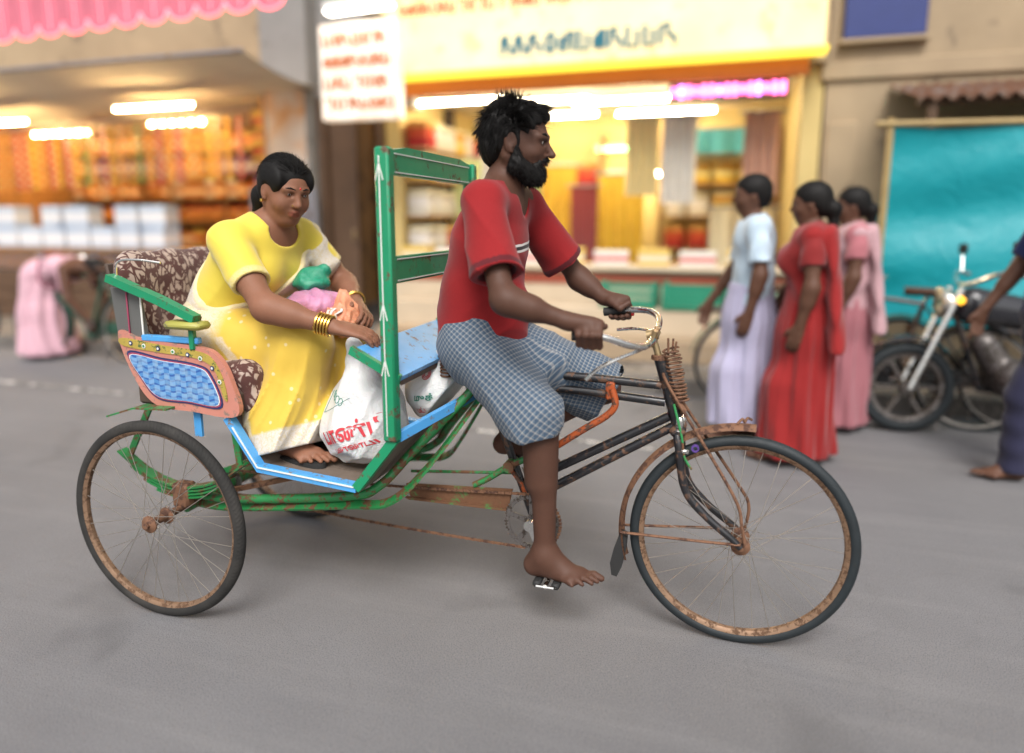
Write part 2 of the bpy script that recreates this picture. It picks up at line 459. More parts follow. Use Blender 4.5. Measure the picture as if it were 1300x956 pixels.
# ================================================================== the street: road, kerb, pavement
t = NT('road_asphalt'); c3 = t.co()
agg = t.node('TexVoronoi'); agg.inputs['Scale'].default_value = 150; t.l.new(c3, agg.inputs['Vector'])
f1, f2, f3 = t.noise(.55, 5, .6), t.noise(2.6, 6, .62), t.noise(240, 3)
mp = t.node('Mapping'); t.l.new(c3, mp.inputs[0]); mp.inputs['Scale'].default_value = (.18, 2.2, 1); tr = t.noise(3.0, 4, .6, vec=mp.outputs[0])
c = t.mix(f2, (.150, .147, .154), (.208, .204, .211)); c = t.mix(t.ramp(f1, [(.35, 0), (.68, .55)]), c, (.135, .130, .132))
c = t.mix(t.ramp(tr, [(.50, 0), (.72, .35)]), c, (.25, .243, .243))
c = t.mix(t.ramp(agg.outputs['Distance'], [(.0, .5), (.35, 0)]), c, (.27, .26, .25)); c = t.mix(t.ramp(f3, [(.36, .6), (.5, 0)]), c, (.055, .052, .05))
oil = t.ramp(t.noise(1.1, 3, .5, dist=.6), [(.58, 0), (.70, .55)]); c = t.mix(oil, c, (.085, .082, .084))
spk = t.node('TexVoronoi'); spk.inputs['Scale'].default_value = 26; t.l.new(c3, spk.inputs['Vector']); c = t.mix(t.ramp(spk.outputs['Distance'], [(.0, .8), (.05, .7), (.07, 0)]), c, t.mix(t.noise(9, 1), (.06, .05, .045), (.36, .35, .34)))
crk = t.node('TexVoronoi', feature='DISTANCE_TO_EDGE'); crk.inputs['Scale'].default_value = .7
nv = t.node('TexNoise'); nv.inputs['Scale'].default_value = 3; nv.inputs['Detail'].default_value = 6; t.l.new(c3, nv.inputs[0]); av = t.node('VectorMath', operation='MULTIPLY_ADD'); t.l.new(nv.outputs['Color'], av.inputs[0]); av.inputs[1].default_value = (.5, .5, .5); t.l.new(c3, av.inputs[2]); t.l.new(av.outputs[0], crk.inputs['Vector'])
cm = t.ramp(crk.outputs['Distance'], [(.001, .12), (.004, 0)]); c = t.mix(cm, c, (.08, .075, .072))
t.base(c, t.math('MULTIPLY_ADD', f2, .2, .72), 0, .35); t.bump(agg.outputs['Distance'], .22, .002); t.bump(f2, .25, .02); t.bump(t.math('SUBTRACT', 1.0, cm), .4, .004)
road = MB(); road.add([(-60, -30, 0), (60, -30, 0), (60, 3.24, 0), (-60, 3.24, 0)], [(0, 1, 2, 3)]); tag(road.build('road', t.m, smooth=False), kind='structure')
m_line = mat('worn_road_paint', (.52, .51, .49), .7, var=.15, vs=5, wear=((.15, .145, .14), .62, 9))
ml = MB(); ml.add([(-30, 2.60, .004), (-.1, 1.86, .004), (-.1, 1.91, .004), (-30, 2.66, .004)], [(0, 1, 2, 3)]); tag(ml.build('road_marking', m_line, smooth=False), kind='structure')
m_conc = mat('pavement_concrete', (.20, .175, .15), .85, var=.35, vs=2.2, bump=.4, bs=40, wear=((.09, .075, .06), .35, 3))
t = NT('kerb_stone'); gp = t.node('NewGeometry').outputs['Position']; t.base(t.mix(t.noise(2.3, 6, .65, vec=gp), (.10, .09, .08), (.22, .20, .18)), .85, 0, .3); t.bump(t.noise(30, 5, vec=gp), .4, .004); m_kerb = t.m
pv = MB(); pv.box((-.0, 14.0, .05), (120, 21.2, .14)); pav = pv.build('pavement', m_conc); tag(pav, kind='structure')
kb = MB().box((0, 0, 0), (.885, .16, .30), .014).mesh('kerb_stone', m_kerb)
for i in range(34):
    o = bpy.data.objects.new('kerb_stone', kb); link(o, pav); o.location = (-22.6 + i * .9, 3.318, -.013 + .004 * math.sin(i * 2.1)); o.rotation_euler = (0, 0, .006 * math.sin(i * 1.7))
# far ground so that the sheet reaches the horizon
gm = mat('far_ground', (.13, .12, .11), .9, var=.2, vs=.3)
g = MB(); g.add([(-400, -400, -.03), (400, -400, -.03), (400, 400, -.03), (-400, 400, -.03)], [(0, 1, 2, 3)]); tag(g.build('ground', gm, smooth=False), kind='structure')
# ================================================================== shops along the far side of the street
def glow(name, col, strength, var=0.0, vs=6):
    if name in MATS: return MATS[name]
    t = NT(name); c = col if not var else t.mix(t.noise(vs, 4), tuple(k * (1 - var) for k in col), tuple(min(1, k * (1 + var)) for k in col))
    t.base(tuple(k * .6 for k in col), .5); t.set(t.b.inputs['Emission Color'], c); t.b.inputs['Emission Strength'].default_value = strength
    MATS[name] = t.m; return t.m
m_orwall = mat('orange_plaster', (.55, .27, .08), .8, var=.25, vs=2, bump=.2, bs=20, wear=((.35, .18, .07), .25, 3))
m_ylwall = mat('yellow_plaster', (.58, .44, .18), .8, var=.2, vs=2, bump=.2, bs=20)
m_tan = mat('tan_plaster', (.36, .27, .17), .85, var=.3, vs=2, bump=.3, bs=25, wear=((.24, .18, .12), .12, 2.5))
m_cream = mat('cream_canvas', (.74, .66, .52), .85, var=.15, vs=3, bump=.3, bs=30)
m_grey = mat('grey_plaster', (.24, .23, .22), .85, var=.25, vs=2, bump=.3, bs=25, wear=((.15, .14, .13), .1, 3))
m_brown = mat('brown_timber', (.10, .055, .03), .7, var=.35, vs=6, bump=.3, bs=40)
m_shelfw = mat('shelf_timber', (.30, .17, .07), .65, var=.3, vs=8, bump=.25, bs=40)
m_shutter = mat('shutter_steel', (.23, .23, .26), .5, metal=.4, var=.25, vs=4, wear=((.15, .09, .06), .25, 9))
m_tubew = glow('warm_tube_light', (1.0, .66, .30), 80); m_tubec = glow('white_tube_light', (1.0, .86, .60), 55)
m_batten = mat('white_enamel', (.7, .7, .68), .4, var=.08)
def shop(name, label, x0, x1, wallm, depth=7.4, top=2.78):
    b = thing(name, label, 'shop', ((x0 + x1) / 2, 5.0, .12))
    MB().box(((x0 + x1) / 2, depth + .1, 3.2), (x1 - x0 + .4, .2, 6.2)).build('back_wall', wallm, b)
    for x in (x0 - .09, x1 + .09): MB().box((x, (5.0 + depth) / 2 - .03, 3.2), (.18, depth - 5.0 - .08, 6.2)).build('side_wall', wallm, b)
    MB().box(((x0 + x1) / 2, (5.0 + depth) / 2 + .08, top + .08), (x1 - x0 - .01, depth - 5.0 - .2, .16)).build('ceiling', m_cream, b)
    MB().box(((x0 + x1) / 2, 5.0, (top + 6.4) / 2), (x1 - x0 + .36, .2, 6.4 - top)).build('upper_wall', m_tan, b)
    for k in range(2):
        xw = x0 + (x1 - x0) * (.28 + .44 * k); w = MB().box((xw, 4.905, 5.0), (1.0, .05, 1.2), .01).build('window', m_brown, b)
        for q in (-1, 1): MB().box((xw + q * .24, 4.885, 5.0), (.42, .02, 1.08), .004).build('pane', mat('dark_glass', (.03, .035, .04), .1, var=.1, coat=.5), w)
    return b
def tube_light(x, y, z, L, mt, label, ry=0.0, group=None):
    o = thing('tube_light', label, 'lamp', (x, y, z), ry, group)
    MB().box((0, 0, .028), (L, .05, .035), .006).build('batten', m_batten, o, loc=(0, 0, 0)); MB().tube([(-L / 2 + .03, 0, 0), (L / 2 - .03, 0, 0)], .017, 10).build('tube', mt, o, loc=(0, 0, 0))
    return o
# --- the orange-lit provisions shop
sa = shop('provisions_shop', 'orange-lit open shop stacked with jars and packets under a cream awning', -10.8, -5.42, m_orwall)
ZS = (.55, .95, 1.33, 1.70, 2.07, 2.42)
for z in ZS: MB().box((-8.1, 7.1, z), (5.2, .42, .03), .004).build('shelf_board', m_shelfw, sa)
for x in np.linspace(-10.65, -5.55, 6): MB().box((x, 7.12, 1.4), (.04, .36, 2.56), .004).build('shelf_upright', m_shelfw, sa)
for z in (.55, .95, 1.33, 1.70, 2.07, 2.42): MB().box((-5.60, 6.0, z), (.30, 1.7, .03), .004).build('shelf_board', m_shelfw, sa)
aw = thing('awning', 'cream canvas awning stretched over the front of the orange-lit shop', 'awning', (-8.0, 4.3, 2.5))
def awn(dz):
    def f(u, w):
        x = -10.9 + 6.35 * u; y = 3.62 + 1.27 * w; z = 2.93 * (1 - w) + (2.52 + .30 * u) * w - .05 * math.sin(math.pi * w) - .015 * math.sin(u * 26) * math.sin(math.pi * w)
        return (x, y, z + dz)
    return f
m = MB(); m.grid(awn(0), 60, 10); m.grid(awn(.012), 60, 10); m.build('canvas', m_cream, aw)
for x in (-10.8, -8.7, -6.6, -4.65): MB().tube([(x, 3.62, 2.95), (x, 4.9, 2.70 + .08)], .016, 8).build('awning_rib', m_shutter, aw)
MB().tube([(-10.9, 3.62, 2.945), (-4.55, 3.62, 2.945)], .02, 8).build('front_bar', m_shutter, aw)
# pink scalloped valance with red rope light along its edge
m_pink = mat('pink_valance_cloth', (.62, .16, .22), .7, var=.2, vs=5, bump=.3, bs=40); m_rope = glow('red_rope_light', (1.0, .10, .12), 3.2)
va_ = thing('scalloped_valance', 'pink scalloped valance edged with red rope light above the cream awning', 'valance', (-6.4, 3.5, 3.2))
MB().box((-6.4, 3.66, 3.62), (4.6, .05, .10), .01).build('valance_rail', m_shutter, va_)
for i in range(14):
    w_ = .33; x0 = -8.65 + i * w_; zb = 3.20 + .006 * i; pts = [(x0, 3.66), (x0 + w_ - .012, 3.66)] + [(x0 + (w_ - .012) * (.5 + .5 * math.cos(a)), zb + .11 - .11 * math.sin(a)) for a in np.linspace(0, math.pi, 12)]
    s_ = MB().prism(pts, 3.605, 3.617).build('scallop', m_pink, va_)
    MB().tube([(x0 + (w_ - .012) * (.5 + .5 * math.cos(a)), 3.598, zb + .11 - .11 * math.sin(a)) for a in np.linspace(0, math.pi, 14)], .008, 6).build('rope_light', m_rope, s_)
    MB().tube([(x0 + .165, 3.598, 3.64), (x0 + .165, 3.598, zb + .05)], .005, 6).build('rope_light', m_rope, s_)
tube_light(-8.72, 4.25, 2.52, 1.2, m_tubew, 'warm tube light hung under the cream awning over the pale blue cartons')
tube_light(-7.5, 6.0, 2.70, 1.1, m_tubew, 'warm tube light in the middle of the orange-lit shop ceiling'); tube_light(-6.25, 4.25, 2.60, 1.1, m_tubew, 'warm tube light hung under the cream awning beside the pillar')
tube_light(-9.9, 6.2, 2.66, 1.1, m_tubew, 'warm tube light over the back shelves of the orange-lit shop')
# goods: one mesh per kind and colour, every piece an object of its own
def lathe_mesh(nm, prof, mt, n=12): return MB().lathe(prof, n).mesh(nm, mt)
def colmat(nm, c): return mat(nm, c, .5, var=.15, vs=12)
oj_b = lathe_mesh('jar', [(.062, 0), (.07, .012), (.07, .17), (.055, .195)], mat('amber_jar_plastic', (.55, .22, .04), .25, var=.3, vs=20, coat=.3)); oj_l = lathe_mesh('lid', [(.058, .192), (.06, .196), (.06, .225), (.052, .23)], colmat('red_lid', (.5, .04, .03)))
bt_b = lathe_mesh('bottle', [(.036, 0), (.04, .01), (.04, .16), (.016, .21), (.014, .25)], mat('green_bottle_glass', (.05, .16, .04), .15, var=.2, coat=.5)); bt_l = lathe_mesh('cap', [(.017, .247), (.017, .272)], colmat('yellow_cap', (.6, .42, .04)))
def carton_mesh(nm, sx, sy, sz, c, c2):
    t = NT(nm); z = t.sep(t.co())[2]; t.base(t.mix(t.ramp(z, [(.28 * sz, 0), (.281 * sz, 1), (.62 * sz, 1), (.621 * sz, 0)], 'CONSTANT'), c, c2), .55); t.bump(t.noise(30, 3), .15, .003)
    return MB().box((0, 0, sz / 2), (sx, sy, sz), .004).mesh('carton', t.m)
cart = [carton_mesh('yellow_carton', .17, .16, .24, (.62, .40, .06), (.5, .06, .03)), carton_mesh('orange_carton', .2, .16, .2, (.62, .22, .04), (.65, .55, .35)), carton_mesh('cream_carton', .15, .15, .26, (.62, .55, .42), (.45, .16, .05)), carton_mesh('maroon_carton', .18, .16, .22, (.25, .04, .04), (.6, .42, .1)), carton_mesh('purple_carton', .2, .16, .2, (.13, .06, .25), (.6, .55, .5))]
cn = ['yellow and red carton', 'orange carton with a cream band', 'cream carton with a brown band', 'maroon carton with a gold band', 'purple carton with a white band']
rg = random.Random(5)
def put(me, nm, loc, rz, label, cat, group, kids=()):
    o = bpy.data.objects.new(nm, me); link(o); o.location = loc; o.rotation_euler = (0, 0, rz); tag(o, label, cat, group)
    for kn, km in kids: k = bpy.data.objects.new(kn, km); link(k, o)
    return o
LV = ('lowest', 'second lowest', 'third lowest', 'third highest', 'second highest', 'top')
def fill(x0, x1, y, z, where, kinds, lv=0, rk_='back', gap=.015, along='x', fixed=None):
    x = x0
    while x < x1 - .16:
        k = rg.choice(kinds)
        if rg.random() < .06: x += .12
        w = {'jar': .15, 'bottle': .09}.get(k, (.18, .21, .16, .19, .21)[k] if isinstance(k, int) else .15)
        p = (x + w / 2, y + rg.uniform(-.02, .02), z) if along == 'x' else (y + rg.uniform(-.02, .02), x + w / 2, z)
        rz_ = rg.uniform(-.08, .08) + (0 if along == 'x' else math.pi / 2)
        if k == 'jar': put(oj_b, 'jar', p, rz_, f'amber jar with red lid on the {LV[lv]} {rk_} shelf of the {where}', 'jar', f'amber jars on the {LV[lv]} {rk_} shelf', [('lid', oj_l)])
        elif k == 'bottle': put(bt_b, 'bottle', p, rz_, f'green bottle with yellow cap on the {LV[lv]} {rk_} shelf of the {where}', 'bottle', f'green bottles in the {where}', [('cap', bt_l)])
        else: put(cart[k], 'carton', p, rz_, f'{cn[k]} on the {LV[lv]} {rk_} shelf of the {where}', 'carton', f'{cn[k]}, {LV[lv]} {rk_} shelf')
        x += w + gap
OS = 'orange-lit shop'
for i, z in enumerate(ZS): fill(-10.6, -5.85, 7.02, z + .016, OS, ([1, 3, 'jar'], [0, 1, 'jar'], [1, 0, 'jar', 'jar'], ['jar', 1, 2], [2, 0, 4, 1], [1, 0])[i], i)
for i, z in enumerate(ZS): fill(5.2, 6.8, -5.62, z + .016, OS, ([1, 3], [0, 1], [0, 'jar'], [4, 2], [0, 2], [0, 1])[i], i, 'side', along='y')
# sachet strips hanging in the shop front
def strip_mesh(nm, c1, c2):
    m = MB()
    for k in range(7): m.box((0, 0, -.06 - .105 * k), (.085, .014, .098), .006)
    m.tube([(0, 0, .06), (0, 0, -.02)], .003, 5)
    t = NT(nm); z = t.sep(t.co())[2]; f = t.math('FRACT', t.math('MULTIPLY', t.math('ADD', z, 5.0), 1 / .105)); t.base(t.mix(t.ramp(f, [(.3, 0), (.31, 1), (.68, 1), (.69, 0)], 'CONSTANT'), c1, c2), .25, 0, .6); t.bump(t.noise(60, 4), .4, .004)
    return m.mesh('sachet_strip', t.m)
ss = [strip_mesh('orange_sachet', (.62, .24, .03), (.65, .5, .2)), strip_mesh('yellow_sachet', (.65, .46, .06), (.55, .1, .04)), strip_mesh('red_sachet', (.45, .05, .03), (.6, .5, .4)), strip_mesh('green_sachet', (.16, .26, .05), (.6, .5, .15))]
sn = ['orange', 'yellow', 'red', 'olive green']
MB().tube([(-10.7, 4.98, 2.52), (-5.5, 4.98, 2.66)], .012, 6).build('hanging_wire', m_shutter, sa)
for i in range(34):
    k = rg.choice([0, 0, 1, 1, 2, 3]); x = -10.6 + i * .148
    if x < -5.6: put(ss[k], 'sachet_strip', (x, 4.97 + rg.uniform(-.02, .02), 2.46 + .027 * (x + 10.7)), rg.uniform(-.3, .3), f'{sn[k]} strip of sachets hanging from the wire of the orange-lit shop', 'packets', f'{sn[k]} sachet strips')
# counter in front with pale blue cartons
ct = thing('shop_counter', 'timber and glass counter across the front of the orange-lit shop', 'counter', (-8.0, 4.75, .12))
MB().box((-8.0, 4.72, .42), (4.4, .5, .6), .01).build('counter_base', m_brown, ct); MB().box((-8.0, 4.72, 1.005), (4.46, .54, .03), .006).build('counter_top', m_shelfw, ct)
gl = mat('showcase_glass', (.8, .85, .85), .05, var=.02, trans=.9, alpha=.35)
for x in np.linspace(-10.15, -5.85, 6): MB().box((x, 4.49, .86), (.03, .03, .27), .004).build('showcase_post', m_shutter, ct)
for i in range(5): MB().box((-9.72 + .86 * i, 4.492, .86), (.80, .006, .25)).build('showcase_pane', gl, ct)
for k in range(3): MB().box((-8.0, 4.462, .20 + .19 * k), (4.36, .012, .16), .004).build('front_board', m_brown, ct)
bc = carton_mesh('pale_blue_carton', .34, .26, .26, (.42, .50, .62), (.66, .68, .72))
for i in range(9):
    for j in range(2 if i % 3 else 1):
        put(bc, 'carton', (-9.95 + i * .40, 4.74, 1.021 + j * .262), rg.uniform(-.1, .1), 'pale blue and white carton ' + ('standing on another one' if j else 'resting directly') + ' on the counter of the orange-lit shop', 'carton', ('upper' if j else 'lower') + ' pale blue cartons on the counter')
# --- pillar, poster, half-lowered shutter and dark doorway
pl = thing('pillar_wall', 'grey wall pier with an orange poster between the two lit shops', 'wall', (-4.6, 5.0, .12))
MB().box((-4.93, 5.05, 3.2), (.60, .5, 6.2), .01).build('pier', m_grey, pl); MB().box((-4.05, 5.18, 4.45), (1.14, .3, 3.7)).build('lintel_wall', m_grey, pl)
t = NT('orange_poster'); z = t.sep(t.co())[2]; c = t.mix(t.ramp(t.noise(3, 2), [(.4, 0), (.6, 1)]), (.60, .30, .12), (.62, .52, .44)); t.base(c, .5)
MB().box((-4.93, 4.795, 2.35), (.50, .012, 1.0), .003).build('poster', t.m, pl)
MB().box((-4.05, 6.3, 1.4), (1.1, .1, 2.7)).build('dark_room_wall', mat('dark_wall', (.05, .035, .028), .9, var=.3), pl)
for x in (-4.58, -3.84): MB().box((x, 5.0, 1.42), (.09, .12, 2.6), .01).build('door_jamb', m_brown, pl)
MB().box((-4.21, 5.02, 2.66), (.66, .1, .12), .01).build('door_head', m_brown, pl)
dr = MB().box((-4.36, 5.06, 1.35), (.34, .05, 2.4), .008).build('door_leaf', m_brown, pl); MB().box((-4.24, 5.02, 1.2), (.03, .03, .12), .006).build('door_handle', m_brass, dr)
sh = thing('rolling_shutter', 'grey slatted rolling shutter panel leaning by the dark doorway', 'shutter', (-4.95, 4.72, .12))
for k in range(20): MB().box((-4.98, 4.72 + .0035 * k, .17 + .078 * k), (.78, .016, .072), .007).build('slat', m_shutter, sh)
for x in (-5.39, -4.57): MB().box((x, 4.752, .92), (.04, .07, 1.62), .004).build('guide_rail', m_shutter, sh)
# lit white box sign with a floodlight over it
t = NT('white_lit_sign'); z = t.sep(t.co())[2]; c = t.mix(t.ramp(t.noise(7, 3), [(.45, 0), (.62, .7)]), (.95, .82, .64), (.9, .48, .24))
t.base((.6, .55, .5), .5); t.set(t.b.inputs['Emission Color'], c); t.b.inputs['Emission Strength'].default_value = .42
bs_ = thing('box_sign', 'tall white lit box sign with orange lettering rows hanging by the pillar', 'sign', (-3.62, 4.2, 2.36)); MB().box((-3.62, 4.2, 2.80), (.84, .16, .90), .012).build('lit_face', t.m, bs_)
m_oink = mat('orange_sign_ink', (.55, .16, .05), .5, var=.15); m_tealink = mat('teal_sign_ink', (.03, .18, .24), .5, var=.15)
def marks(parent, x0, x1, z, h, y, mt, seed):                 # rows of unreadable strokes
    r_ = random.Random(seed); x = x0; m = MB(); k = 0
    while x < x1:
        w = h * r_.uniform(.35, .7); m = MB()
        k = r_.choice([0, 1, 2, 3, 4]); T = h * .11
        if k == 0: m.tube([(x + w * (.5 + .45 * math.cos(a)), y, z + h * .40 * math.sin(a)) for a in np.linspace(2.2, 8.0, 14)], T, 6)
        elif k == 1: m.tube([(x, y, z + h * .4), (x, y, z - h * .4), (x + w * .8, y, z - h * .4), (x + w * .8, y, z + h * .2)], T, 6)
        elif k == 2: m.tube([(x, y, z + h * .38), (x + w * .85, y, z + h * .38), (x + w * .85, y, z - h * .15), (x + w * .6, y, z - h * .42)], T, 6)
        elif k == 3: m.tube([(x + w * (.25 + .22 * math.cos(a)), y, z - h * .12 + h * .24 * math.sin(a)) for a in np.linspace(0, 6.0, 12)] + [(x + w * .55, y, z + h * .34), (x + w * .9, y, z + h * .36), (x + w * .9, y, z - h * .42)], T, 6)
        else: m.tube([(x, y, z - h * .4), (x, y, z + h * .3), (x + w * .45, y, z + h * .40), (x + w * .5, y, z - h * .05), (x + w * .9, y, z - h * .1), (x + w * .9, y, z - h * .42)], T, 6)
        m.build('letter', mt, parent); x += w + h * .22
for k in range(4): marks(bs_, -3.98, -3.30, 3.10 - .2 * k, .13, 4.112, m_oink, 20 + k)
MB().box((-3.62, 4.6, 3.36), (.06, .8, .06), .01).build('sign_bracket', m_shutter, bs_)
fl_ = thing('floodlight', 'bright white floodlight fixed above the tall white box sign', 'lamp', (-3.55, 4.1, 3.42)); MB().box((-3.55, 4.1, 3.400), (.74, .16, .08), .012, rot=rot(0, -.03)).build('housing', m_batten, fl_); MB().box((-3.55, 4.06, 3.345), (.68, .12, .03), .006, rot=rot(0, -.03)).build('lens', glow('flood_lens', (1.0, .93, .80), 7), fl_); MB().box((-3.55, 4.5, 3.400), (.04, .8, .04), .005).build('arm', m_shutter, fl_)
# --- the yellow-lit cloth shop
sb_ = shop('cloth_shop', 'yellow-lit open cloth shop under a long glowing yellow sign', -3.62, .50, m_ylwall)
t = NT('yellow_lit_sign'); x_, y_, z_ = t.sep(t.co()); c = t.mix(t.ramp(t.noise(1.6, 4), [(.35, 0), (.7, 1)]), (1.0, .87, .64), (1.0, .76, .42)); c = t.mix(t.ramp(t.noise(5, 3), [(.58, 0), (.7, .7)]), c, (.95, .42, .16))
t.base((.6, .45, .15), .4); t.set(t.b.inputs['Emission Color'], c); t.b.inputs['Emission Strength'].default_value = .50
sg = thing('shop_sign', 'long glowing yellow sign board with a row of teal lettering', 'sign', (-1.5, 4.7, 2.84)); MB().box((-1.52, 4.72, 3.28), (4.3, .18, .86), .015).build('lit_face', t.m, sg); MB().box((-1.52, 4.70, 2.83), (4.34, .24, .035), .005).build('bottom_trim', glow('yellow_trim_light', (1.0, .72, .06), .95), sg)
MB().box((-1.52, 4.70, 3.73), (4.34, .24, .035), .005).build('top_trim', m_tan, sg)
marks(sg, -2.30, -.66, 3.05, .22, 4.618, m_tealink, 3); marks(sg, -3.4, .4, 3.46, .13, 4.622, m_oink, 4)
fa = MB().box((-1.52, 4.87, 2.735), (4.1, .06, .145), .006); fa.build('orange_fascia', mat('orange_fascia_paint', (.52, .15, .03), .5, var=.15), sb_)
led = thing('led_sign', 'pink glowing dot-matrix sign hanging in the cloth shop front', 'sign', (-.2, 4.92, 2.5)); MB().box((-.17, 4.93, 2.575), (1.08, .06, .17), .008).build('housing', m_rubber, led)
m_dotp, m_dotv = glow('pink_led', (1.0, .12, .35), 5.0), glow('violet_led', (.75, .18, 1.0), 5.0)
for i in range(15): MB().box((-.66 + .07 * i, 4.894, 2.575), (.045, .012, .11 if i % 3 else .08), .004).build('led_block', m_dotv if i % 5 == 1 else m_dotp, led)
for i, (x, y, L, r_) in enumerate(((-3.05, 5.25, 1.15, 0), (-2.15, 5.5, 1.15, 0), (-1.25, 5.7, 1.2, 0), (-2.3, 6.6, 1.2, 0), (-.9, 6.7, 1.2, 0), (-.25, 5.6, 1.0, 0))):
    tube_light(x, y, 2.66, L, m_tubec, ('white tube light at the pillar end of the cloth shop ceiling', 'white tube light behind the orange fascia of the cloth shop', 'white tube light in the middle of the cloth shop ceiling', 'white tube light over the back shelves of the cloth shop', 'white tube light deep inside the cloth shop behind the pink sign', 'white tube light behind the pink dot-matrix sign')[i], r_)
tube_light(-1.45, 7.1, 2.28, .75, glow('green_tube_light', (.15, 1.0, .25), 9), 'green tube light on the back wall of the cloth shop'); tube_light(-1.15, 7.0, 1.95, 1.0, m_tubec, 'white tube light low on the back wall of the cloth shop')
for z in (.6, 1.0, 1.4, 1.8): MB().box((-2.65, 7.1, z), (1.85, .42, .03), .004).build('shelf_board', m_shelfw, sb_)
for z in (.6, 1.0, 1.4, 1.8, 2.15): MB().box((-.25, 7.1, z), (1.4, .42, .03), .004).build('shelf_board', m_shelfw, sb_)
for x in (-3.55, -2.65, -1.72, -.95, .45): MB().box((x, 7.12, 1.3), (.04, .36, 2.36), .004).build('shelf_upright', m_shelfw, sb_)
def cloth_stack(nm, cols):
    t = NT(nm); z = t.sep(t.co())[2]; t.base(t.ramp(t.math('FRACT', t.math('MULTIPLY', z, 3.1)), [(i / len(cols), c) for i, c in enumerate(cols)], 'CONSTANT'), .9, 0, .2); m = MB()
    for k in range(7): m.box((.008 * math.sin(k * 2.3), .006 * math.cos(k * 1.7), .02 + .041 * k), (.25, .26, .039), .015)
    return m.mesh('cloth_stack', t.m)
cs = [cloth_stack('gold_cloth', [(.62, .40, .06), (.62, .52, .22), (.5, .25, .04), (.66, .58, .36)]), cloth_stack('white_cloth', [(.62, .58, .50), (.66, .62, .58), (.56, .50, .36)]), cloth_stack('red_cloth', [(.40, .04, .04), (.52, .10, .05), (.55, .30, .1)])]
LZ = ('lowest', 'second lowest', 'second highest', 'top'); cl_ = ['gold', 'white', 'red']
for (x0, x1, zs) in ((-3.5, -1.75, (.6, 1.0, 1.4, 1.8)), (-.9, .42, (.6, 1.0, 1.4, 1.8))):
    for zi, z in enumerate(zs):
        x = x0 + .14
        while x < x1 - .1:
            k = rg.choice([0, 0, 0, 1, 1, 2]); put(cs[k], 'cloth_stack', (x, 7.06, z + .016), rg.uniform(-.06, .06), f'folded {cl_[k]} cloth stack on the {LZ[zi]} shelf {"beside the tan wall" if x0 > -2 else "beside the pillar"}, cloth shop', 'cloth', f'folded {cl_[k]} cloth, {LZ[zi]} shelf, rack {x0 > -2}'); x += .29
for z in (.6, 1.0, 1.4, 1.8, 2.15): MB().box((-3.46, 6.0, z), (.30, 1.9, .03), .004).build('side_shelf_board', m_shelfw, sb_)
LS = ('lowest', 'second lowest', 'middle', 'second highest', 'top')
for zi, z in enumerate((.6, 1.0, 1.4, 1.8, 2.15)):
    for yi in range(6):
        k = rg.choice([0, 1, 1, 1, 2]); put(cs[k], 'cloth_stack', (-3.45, 5.2 + .31 * yi, z + .016), 1.57 + rg.uniform(-.06, .06), f'folded {cl_[k]} cloth stack on the {LS[zi]} side-wall shelf of the cloth shop', 'cloth', f'folded {cl_[k]} cloth, {LS[zi]} side-wall shelf')
def hung(x, y, z1, z0, w, c, label, ph):
    o = thing('hanging_cloth', label, 'cloth', (x, y, z0))
    def f(d): return lambda u, q: (x - w / 2 + w * u, y + .03 * math.sin(u * 22 + ph) * (.4 + q) + d, z1 + (z0 - z1) * q)
    m = MB(); m.grid(f(0), 40, 14); m.grid(f(.008), 40, 14); m.build('drape', mat('hung_' + label.split()[0] + '_cloth', c, .8, var=.2, vs=9, sheen=.2), o); MB().tube([(x - w / 2 - .05, y, z1 + .01), (x + w / 2 + .05, y, z1 + .01)], .012, 8).build('rail', m_shutter, o)
hung(-1.35, 6.3, 1.9, .75, .55, (.60, .38, .03), 'golden cloth draped from a rail inside the yellow-lit shop', 0); hung(-2.15, 6.1, 2.0, .7, .6, (.62, .36, .03), 'mustard cloth draped beside the maroon one in the yellow-lit shop', 1)
hung(-1.72, 5.9, 1.75, .9, .32, (.24, .03, .03), 'maroon cloth hanging between the golden and mustard drapes', 2); hung(-.35, 6.6, 2.42, 2.14, .9, (.06, .28, .32), 'teal cloth hung high behind the pink dot-matrix sign', 3); hung(-3.1, 6.0, 2.1, .7, .6, (.45, .50, .24), 'olive cloth draped at the pillar end of the yellow-lit shop', 4)
hung(.05, 6.0, 1.5, .75, .7, (.62, .56, .40), 'cream cloth draped near the tan wall end of the yellow-lit shop', 5)
for i, (x, c, nm) in enumerate(((-2.62, (.60, .56, .48), 'ivory'), (-2.25, (.36, .40, .16), 'moss'), (-1.0, (.62, .50, .24), 'straw'), (-.62, (.60, .57, .52), 'pearl'), (.18, (.50, .28, .20), 'russet'))): hung(x, 5.35, 2.42, 1.62 - .08 * (i % 2), .34, c, f'{nm} cloth hanging just inside the front of the yellow-lit shop', i * 1.3)
bx = carton_mesh('gold_box', .30, .22, .16, (.60, .42, .10), (.62, .55, .42)); bw = carton_mesh('white_box', .34, .24, .14, (.62, .60, .56), (.55, .16, .14))
for i in range(9):
    x = -3.3 + i * .42; b_ = i % 2; put(bw if b_ else bx, 'box', (x, 4.74, .929), rg.uniform(-.2, .2), ('white box with a red band' if b_ else 'gold box with a cream band') + ' lying on the pale stone counter', 'box', ('white' if b_ else 'gold') + ' boxes on the stone counter')
